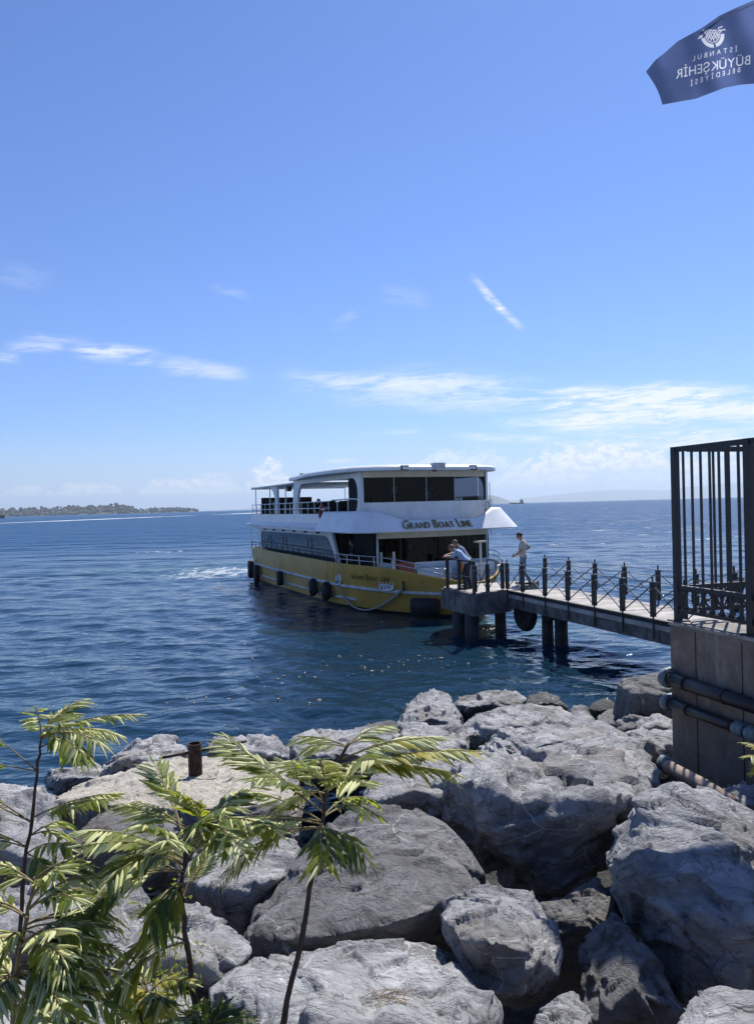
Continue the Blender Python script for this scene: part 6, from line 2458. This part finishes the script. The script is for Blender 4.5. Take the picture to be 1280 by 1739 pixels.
def leaflet_mesh(kind, var):
    """leaflet along +x, length 1: flat, folded along the midrib or rolled up"""
    key = (kind, var)
    if key in LEAFLETS:
        return LEAFLETS[key]
    rr = random.Random(hash(key) % 1000 if False else var * 17 + {'leaf': 1, 'leaf_pale': 2, 'leaf_dark': 3, 'leaf_yellow': 4}[kind])
    roll = {'leaf_pale': rr.uniform(3.4, 5.2), 'leaf': rr.uniform(0.6, 1.5), 'leaf_dark': rr.uniform(0.3, 1.1), 'leaf_yellow': rr.uniform(0.6, 1.9)}[kind]
    wid = {'leaf_pale': rr.uniform(0.22, 0.32), 'leaf': rr.uniform(0.17, 0.23), 'leaf_dark': rr.uniform(0.19, 0.25), 'leaf_yellow': rr.uniform(0.2, 0.28)}[kind]
    droop = rr.uniform(0.10, 0.35)
    wavy = rr.uniform(0.01, 0.03)
    L = [0.0, 0.06, 0.16, 0.30, 0.46, 0.62, 0.78, 0.90, 1.0]
    Wf = [0.08, 0.55, 0.92, 1.0, 0.93, 0.76, 0.48, 0.22, 0.01]
    NW = 6
    vs_, fs = [], []
    for i, (x, wf) in enumerate(zip(L, Wf)):
        half = wid / 2 * wf
        for j in range(NW + 1):
            t = (j / NW) * 2 - 1
            s = t * half
            # roll the blade downwards on both sides: arc of total angle 'roll'
            rad = half / (roll / 2) if roll > 0 else 1e9
            a = t * roll / 2
            y, z = rad * math.sin(a), -rad * (1 - math.cos(a))
            z += wavy * math.sin(i * 2.3 + var) * abs(t)
            zz = z - droop * x * x + 0.012 * (1 - abs(t)) * 0
            vs_.append((x, y, zz))
    n = NW + 1
    for i in range(len(L) - 1):
        for j in range(NW):
            fs.append((i * n + j, (i + 1) * n + j, (i + 1) * n + j + 1, i * n + j + 1))
    me = bpy.data.meshes.new('leaflet')
    me.from_pydata(vs_, [], fs)
    me.materials.append(M[kind])
    me.polygons.foreach_set('use_smooth', np.ones(len(fs), dtype=bool))
    LEAFLETS[key] = me
    return me


def qbez(a, b, c, t):
    return a * (1 - t) ** 2 + b * 2 * t * (1 - t) + c * t * t


class Sapling:
    def __init__(self, label, name, stem_pts, r0, r1, seed, stem_mat='stem'):
        self.rng = random.Random(seed)
        self.e = empty(name, stem_pts[0])
        pts = []
        for i in range(len(stem_pts) - 1):
            for k in range(4):
                pts.append(stem_pts[i].lerp(stem_pts[i + 1], k / 4))
        pts.append(stem_pts[-1])
        n = len(pts)
        for i in range(1, n - 1):
            pts[i] = pts[i] + Vector((self.rng.uniform(-1, 1), self.rng.uniform(-1, 1), 0)) * 0.004
        MB().tube(pts, [r0 + (r1 - r0) * i / (n - 1) * (1 + 0.0) + 0.0012 * (i % 4 == 0) for i in range(n)], 8).build('stem', M[stem_mat], self.e, smooth=True)
        tag(self.e, label, 'sapling')

    def frond(self, a, b, *args, **kw):
        self.one(a, b, *args, **kw)
        g = self.rng
        if g.random() < 0.95:
            L = (b - a).length
            b2 = a + (b - a) * g.uniform(0.7, 1.0) + Vector((g.gauss(0, 0.12), g.gauss(0, 0.3), min(0.04, g.gauss(-0.05, 0.12)))) * L
            self.one(a, b2, *args, **kw)

    def one(self, a, b, pairs=8, size=0.11, arch=0.08, mix=(0.5, 0.4, 0.1, 0.0), start=0.28, spread=0.9, hang=0.25, rr=0.0024):
        """compound leaf from a to b (world points), arched upwards; mix = shares of pale, green, dark, yellow leaflets"""
        rng = self.rng
        pairs = int(pairs * 1.65)
        size = size * 0.80
        mix = (mix[0] * 1.15, mix[1], mix[2] * 0.55, mix[3])
        tot = sum(mix)
        mix = [q / tot for q in mix]
        c = (a + b) / 2 + Vector((rng.uniform(-0.02, 0.02), rng.uniform(-0.02, 0.02), arch))
        pts = [qbez(a, c, b, k / 12) for k in range(13)]
        o = MB().tube(pts, [rr * (1.25 - 0.8 * k / 12) for k in range(13)], 6).build('frond', M['rachis'], self.e, smooth=True)
        org = ORG[o.name]
        kinds = ['leaf_pale', 'leaf', 'leaf_dark', 'leaf_yellow']
        for k in range(pairs + 1):
            t = start + (1 - start) * k / pairs
            p = qbez(a, c, b, t)
            tan = (qbez(a, c, b, min(1, t + 0.03)) - qbez(a, c, b, t - 0.03)).normalized()
            side = tan.cross(Vector((0, 0, 1)))
            if side.length < 0.2:
                side = Vector((0.9, -0.4, 0))
            side.normalize()
            upv = side.cross(tan).normalized()
            for s_ in ((-1, 1) if k < pairs else (0,)):
                if rng.random() < 0.06:
                    continue
                prof = 0.75 + 0.5 * math.sin(math.pi * min(1, 0.15 + 0.85 * (t - start) / (1 - start)))
                ln = size * prof * rng.uniform(0.8, 1.12) * (1.0 if s_ else 0.9)
                ang = rng.uniform(0.5, 0.85) * spread
                d = tan * math.cos(ang if s_ else 0) + side * (s_ * math.sin(ang)) + Vector((0, 0, -1)) * (hang * 0.5 * rng.uniform(0.0, 1.6))
                d.normalize()
                u = rng.random()
                kind = kinds[0]
                acc = 0
                for q, w_ in zip(kinds, mix):
                    acc += w_
                    if u <= acc:
                        kind = q
                        break
                me = leaflet_mesh(kind, rng.randrange(6))
                lf = bpy.data.objects.new('leaflet', me)
                COL.objects.link(lf)
                lf.parent = o
                # local frame: x along the leaflet, z roughly up
                z = (upv + Vector((rng.uniform(-0.3, 0.3), rng.uniform(-0.3, 0.3), rng.uniform(-0.1, 0.4))))
                z = (z - d * z.dot(d)).normalized()
                y = z.cross(d)
                mtx = Matrix((d, y, z)).transposed().to_4x4()
                sc = Matrix.Diagonal((ln, ln * rng.uniform(0.85, 1.15), ln, 1))
                lf.matrix_local = Matrix.Translation(p + side * (s_ * 0.003) - org) @ mtx @ sc
        return o


def build_plants():
    # ---- central sapling
    D = 2.35
    st = [P(470, 1775, 2.30), P(482, 1735, 2.31), P(512, 1590, 2.33), P(543, 1432, 2.36), P(556, 1335, 2.38), P(592, 1262, 2.40)]
    st.insert(0, Vector((st[0].x - 0.03, st[0].y + 0.02, 1.7)))
    s = Sapling('tall central sapling with a bare dark stem and curled leaf fronds', 'tree_of_heaven_sapling', st, 0.0115, 0.004, 5)
    Q = lambda px, py, d: P(px, py, d)
    mA = (0.52, 0.28, 0.15, 0.05)
    s.frond(Q(590, 1266, 2.40), Q(662, 1232, 2.55), 6, 0.085, 0.03, mA, hang=0.1)
    s.frond(Q(590, 1268, 2.40), Q(505, 1250, 2.5), 5, 0.085, 0.02, (0.2, 0.6, 0.2, 0))
    s.frond(Q(580, 1290, 2.39), Q(735, 1252, 2.25), 9, 0.115, 0.03, (0.62, 0.25, 0.08, 0.05), hang=0.1)
    s.frond(Q(575, 1300, 2.39), Q(818, 1276, 2.35), 13, 0.085, 0.03, (0.35, 0.25, 0.05, 0.35), start=0.2, hang=0.3)
    s.frond(Q(560, 1330, 2.38), Q(690, 1300, 2.6), 8, 0.10, 0.05, (0.35, 0.4, 0.2, 0.05))
    s.frond(Q(556, 1340, 2.38), Q(500, 1290, 2.1), 6, 0.11, 0.03, (0.55, 0.3, 0.15, 0), hang=0.1)
    s.frond(Q(556, 1345, 2.38), Q(620, 1330, 2.05), 6, 0.11, 0.04, (0.55, 0.3, 0.15, 0), hang=0.15)
    s.frond(Q(549, 1380, 2.37), Q(372, 1262, 2.45), 9, 0.095, 0.0, (0.40, 0.40, 0.20, 0), start=0.4)
    s.frond(Q(546, 1400, 2.37), Q(330, 1430, 2.15), 11, 0.10, 0.07, (0.68, 0.22, 0.10, 0), start=0.2, hang=0.15)
    s.frond(Q(546, 1395, 2.37), Q(410, 1345, 2.7), 8, 0.10, 0.04, (0.2, 0.5, 0.3, 0))
    s.frond(Q(545, 1405, 2.37), Q(372, 1492, 2.3), 11, 0.06, 0.09, (0.45, 0.4, 0.1, 0.05), start=0.35, hang=0.6)
    s.frond(Q(545, 1405, 2.37), Q(632, 1470, 2.3), 6, 0.10, 0.06, (0.10, 0.35, 0.55, 0), hang=0.8)
    s.frond(Q(545, 1400, 2.37), Q(560, 1452, 2.05), 5, 0.10, 0.05, (0.1, 0.4, 0.5, 0), hang=0.9)
    s.frond(Q(547, 1390, 2.37), Q(640, 1385, 2.6), 6, 0.10, 0.07, (0.15, 0.45, 0.4, 0), hang=0.5)
    s.frond(Q(556, 1350, 2.38), Q(470, 1370, 2.55), 7, 0.10, 0.05, (0.45, 0.4, 0.15, 0), hang=0.2)
    s.frond(Q(552, 1365, 2.38), Q(430, 1320, 2.15), 8, 0.095, 0.05, (0.2, 0.5, 0.3, 0), hang=0.2)
    s.frond(Q(565, 1318, 2.38), Q(640, 1290, 2.15), 6, 0.11, 0.03, (0.7, 0.25, 0.05, 0), hang=0.1)

    # ---- second sapling
    st = [P(338, 1770, 2.22), P(331, 1700, 2.23), P(318, 1605, 2.25), P(307, 1510, 2.27), P(318, 1452, 2.28), P(345, 1402, 2.30)]
    st.insert(0, Vector((st[0].x, st[0].y + 0.03, 1.7)))
    s = Sapling('second sapling left of the central one with forked brown stem', 'tree_of_heaven_sapling', st, 0.0115, 0.004, 9)
    mB = (0.36, 0.42, 0.20, 0.02)
    s.frond(Q(318, 1440, 2.28), Q(262, 1296, 2.45), 6, 0.09, 0.0, (0.2, 0.6, 0.2, 0.0), start=0.55)
    s.frond(Q(315, 1460, 2.28), Q(150, 1412, 2.1), 9, 0.105, 0.06, (0.45, 0.45, 0.10, 0.0))
    s.frond(Q(312, 1480, 2.27), Q(118, 1592, 2.15), 10, 0.105, 0.14, (0.6, 0.25, 0.15, 0.0), hang=0.3)
    s.frond(Q(312, 1470, 2.27), Q(180, 1500, 2.0), 8, 0.11, 0.10, (0.55, 0.25, 0.2, 0.0), hang=0.3)
    s.frond(Q(345, 1402, 2.30), Q(440, 1330, 2.5), 8, 0.095, 0.02, mB)
    s.frond(Q(345, 1402, 2.30), Q(470, 1410, 2.15), 9, 0.10, 0.06, (0.5, 0.35, 0.15, 0), hang=0.2)
    s.frond(Q(343, 1405, 2.30), Q(300, 1345, 2.2), 6, 0.10, 0.02, mB)
    s.frond(Q(335, 1420, 2.29), Q(200, 1365, 2.5), 9, 0.095, 0.03, (0.25, 0.55, 0.2, 0))
    s.frond(Q(335, 1420, 2.29), Q(390, 1370, 2.05), 7, 0.10, 0.04, mB)
    s.frond(Q(320, 1450, 2.28), Q(240, 1400, 2.0), 8, 0.10, 0.04, (0.3, 0.5, 0.2, 0))
    s.frond(Q(310, 1500, 2.27), Q(250, 1585, 2.05), 6, 0.10, 0.06, (0.05, 0.25, 0.70, 0), hang=0.9)
    s.frond(Q(309, 1530, 2.27), Q(360, 1440, 2.4), 8, 0.07, 0.0, (0.3, 0.5, 0.15, 0.05), start=0.45)
    s.frond(Q(313, 1570, 2.26), Q(262, 1545, 2.15), 4, 0.10, 0.02, (0.1, 0.4, 0.5, 0), hang=0.7)
    s.frond(Q(316, 1490, 2.27), Q(200, 1450, 2.4), 9, 0.10, 0.05, (0.3, 0.5, 0.2, 0))
    s.frond(Q(318, 1600, 2.25), Q(190, 1640, 2.2), 8, 0.09, 0.08, (0.15, 0.35, 0.3, 0.2), hang=0.5)

    # ---- tall thin sapling at the left
    st = [P(20, 1770, 2.55), P(30, 1650, 2.56), P(40, 1500, 2.58), P(54, 1385, 2.60), P(66, 1292, 2.62), P(72, 1248, 2.63)]
    st.insert(0, Vector((st[0].x, st[0].y + 0.03, 1.7)))
    s = Sapling('tall thin sapling at the left edge reaching over the water', 'tree_of_heaven_sapling', st, 0.010, 0.0035, 14)
    s.frond(Q(72, 1252, 2.63), Q(228, 1214, 2.55), 10, 0.085, 0.05, (0.62, 0.30, 0.08, 0.0), start=0.25, hang=0.2)
    s.frond(Q(72, 1250, 2.63), Q(140, 1188, 2.8), 7, 0.09, 0.03, (0.3, 0.6, 0.1, 0.0), start=0.35)
    s.frond(Q(70, 1256, 2.63), Q(170, 1262, 2.4), 7, 0.105, 0.06, (0.3, 0.4, 0.3, 0.0), hang=0.6)
    s.frond(Q(68, 1270, 2.63), Q(150, 1290, 2.75), 6, 0.10, 0.07, (0.1, 0.4, 0.5, 0.0), hang=0.8)
    s.frond(Q(64, 1310, 2.62), Q(-25, 1236, 2.6), 6, 0.105, 0.0, (0.05, 0.4, 0.55, 0.0), start=0.6, hang=0.6)
    s.frond(Q(70, 1252, 2.63), Q(60, 1200, 2.4), 5, 0.10, 0.0, (0.4, 0.5, 0.1, 0.0))
    s.frond(Q(54, 1390, 2.60), Q(190, 1348, 2.5), 9, 0.10, 0.03, (0.5, 0.35, 0.15, 0), start=0.3)
    s.frond(Q(52, 1395, 2.60), Q(-60, 1318, 2.6), 8, 0.10, 0.0, (0.45, 0.4, 0.15, 0), start=0.4)
    s.frond(Q(48, 1440, 2.59), Q(-50, 1402, 2.5), 8, 0.105, 0.03, (0.55, 0.35, 0.1, 0))
    s.frond(Q(46, 1450, 2.59), Q(130, 1440, 2.4), 6, 0.10, 0.05, (0.2, 0.5, 0.3, 0), hang=0.7)
    s.frond(Q(50, 1420, 2.59), Q(110, 1395, 2.8), 6, 0.09, 0.03, (0.2, 0.5, 0.3, 0), hang=0.5)

    # ---- dense bush of young shoots in the corner
    st = [P(20, 1800, 2.0), P(28, 1660, 2.02), P(45, 1560, 2.04), P(60, 1490, 2.05)]
    st.insert(0, Vector((st[0].x, st[0].y + 0.03, 1.7)))
    s = Sapling('dense clump of curled leaf shoots in the bottom left corner', 'tree_of_heaven_sapling', st, 0.008, 0.004, 19, 'rachis')
    mD = (0.55, 0.30, 0.13, 0.02)
    rng = random.Random(77)
    for (x0, y0, x1, y1, d1, mx, sz) in (
            (60, 1492, 150, 1470, 2.1, mD, 0.085), (58, 1500, -30, 1470, 2.1, mD, 0.085), (50, 1545, 130, 1530, 1.9, (0.7, 0.2, 0.1, 0), 0.085),
            (48, 1560, -40, 1540, 2.1, mD, 0.09), (42, 1580, 150, 1600, 1.95, mD, 0.09), (40, 1600, -40, 1620, 1.9, mD, 0.09), (35, 1620, 140, 1650, 1.9, (0.3, 0.35, 0.35, 0), 0.09),
            (30, 1660, -30, 1720, 1.8, (0.8, 0.15, 0.05, 0), 0.10), (30, 1650, 110, 1720, 1.8, (0.75, 0.2, 0.05, 0), 0.10), (28, 1680, 90, 1770, 1.7, (0.75, 0.2, 0.05, 0), 0.10),
            (45, 1570, 200, 1560, 2.2, (0.15, 0.4, 0.45, 0), 0.09), (40, 1600, 220, 1620, 2.2, (0.1, 0.35, 0.5, 0.05), 0.09), (35, 1640, 190, 1690, 2.1, (0.2, 0.35, 0.4, 0.05), 0.09),
            (50, 1540, 190, 1520, 2.3, (0.15, 0.45, 0.4, 0), 0.09), (30, 1650, 220, 1740, 2.0, (0.25, 0.3, 0.4, 0.05), 0.09), (28, 1680, -50, 1660, 2.0, mD, 0.09),
            (36, 1620, 100, 1580, 1.75, (0.65, 0.25, 0.1, 0), 0.085), (40, 1600, 170, 1575, 2.0, (0.5, 0.4, 0.1, 0), 0.09),
            (34, 1640, 200, 1655, 2.05, (0.5, 0.4, 0.1, 0), 0.09), (52, 1530, 100, 1480, 1.95, (0.5, 0.4, 0.1, 0), 0.085)):
        b0 = P(x0, y0, 2.03)
        s.frond(b0, P(x1, y1, d1), 8, sz, 0.05, mx, hang=rng.uniform(0.15, 0.5))

    # ---- fern-like fronds at the bottom and a small yellowing shoot
    st = [P(345, 1830, 2.0), P(350, 1780, 2.02), P(352, 1755, 2.03)]
    st.insert(0, Vector((st[0].x, st[0].y + 0.03, 1.7)))
    s = Sapling('dark green leaf tuft at the bottom edge left of the central stem', 'tree_of_heaven_sapling', st, 0.007, 0.004, 29, 'rachis')
    for x1, y1, d1 in ((300, 1735, 1.9), (380, 1712, 2.1), (436, 1735, 2.05), (340, 1705, 2.2), (420, 1765, 1.85), (300, 1770, 1.8)):
        s.frond(P(352, 1758, 2.03), P(x1, y1, d1), 7, 0.075, 0.05, (0.02, 0.28, 0.7, 0), start=0.1, hang=0.2)
    st = [P(262, 1800, 2.25), P(262, 1720, 2.26), P(250, 1680, 2.27)]
    st.insert(0, Vector((st[0].x, st[0].y + 0.03, 1.7)))
    s = Sapling('small yellowing shoot between the second stem and the corner clump', 'tree_of_heaven_sapling', st, 0.006, 0.003, 31)
    for x1, y1, d1 in ((320, 1672, 2.2), (200, 1690, 2.2), (285, 1720, 2.1), (230, 1730, 2.15), (305, 1655, 2.4), (225, 1650, 2.35)):
        s.frond(P(252, 1690, 2.27), P(x1, y1, d1), 6, 0.075, 0.05, (0.2, 0.3, 0.15, 0.35), start=0.2, hang=0.5)
    # leaves reaching in at the right edge
    st = [P(1420, 1420, 3.0), P(1360, 1330, 3.0), P(1330, 1290, 3.0)]
    st.insert(0, Vector((st[0].x, st[0].y, 1.7)))
    s = Sapling('yellow green leaf tips entering at the right edge before the wall', 'tree_of_heaven_sapling', st, 0.008, 0.004, 37)
    for x1, y1, d1 in ((1272, 1262, 3.0), (1268, 1284, 2.9), (1282, 1312, 2.9)):
        s.frond(P(1330, 1292, 3.0), P(x1, y1, d1), 5, 0.07, 0.02, (0.1, 0.2, 0.0, 0.7), start=0.2, hang=0.2)

    # ---- wispy weed between the rocks
    rng = random.Random(5)
    base = P(285, 1745, 2.75)
    e = empty('wispy_weed', base)
    MBs = MB()
    tips = []
    for k in range(12):
        a = base + Vector((rng.uniform(-0.05, 0.05), rng.uniform(-0.05, 0.05), -0.25))
        b_ = P(rng.uniform(222, 345), rng.uniform(1500, 1660), 2.75 + rng.uniform(-0.1, 0.1))
        c = (a + b_) / 2 + Vector((rng.uniform(-0.05, 0.05), 0, 0.05))
        pts = [qbez(a, c, b_, t / 8) for t in range(9)]
        MB().tube(pts, [0.003 - 0.0025 * t / 8 for t in range(9)], 5).build('stalk', M['rachis'], e)
        for t in range(3, 9):
            tips.append(pts[t])
    lm = MB()
    for p in tips:
        for _ in range(9):
            q = p + Vector((rng.gauss(0, 0.03), rng.gauss(0, 0.03), rng.gauss(0, 0.03)))
            d = Vector((rng.gauss(0, 1), rng.gauss(0, 1), rng.gauss(0, 1))).normalized() * 0.012
            n = d.cross(Vector((rng.gauss(0, 1), rng.gauss(0, 1), rng.gauss(0, 1)))).normalized() * 0.004
            lm.add([q - d, q + n, q + d, q - n], [(0, 1, 2, 3)])
    o = lm.build('tiny_leaves', M['leaf'], e)
    o['kind'] = 'stuff'
    tag(e, 'wispy weed with tiny leaves around the second sapling stem', 'weed')


build_plants()


def dry_litter():
    # dry grass wisps caught on the pale flat boulder
    rng = random.Random(8)
    m = simple('dry_straw', (0.42, 0.32, 0.20), 0.9, var=0.3)
    mb = MB()
    for k in range(70):
        px, py = rng.gauss(660, 18), rng.gauss(1694, 7)
        p = P(px, py, 3.22 - (py - 1694) * 0.003)
        d = Vector((rng.gauss(0, 1), rng.gauss(0, 0.6), rng.gauss(0, 0.25))).normalized() * rng.uniform(0.015, 0.05)
        mb.tube([p - d, p + Vector((0, 0, 0.006)), p + d], 0.0012, 4)
    o = mb.build('dry_grass', m)
    tag(o, 'wisp of dry grass lying on the pale flat boulder', 'dry grass', kind='stuff')


dry_litter()
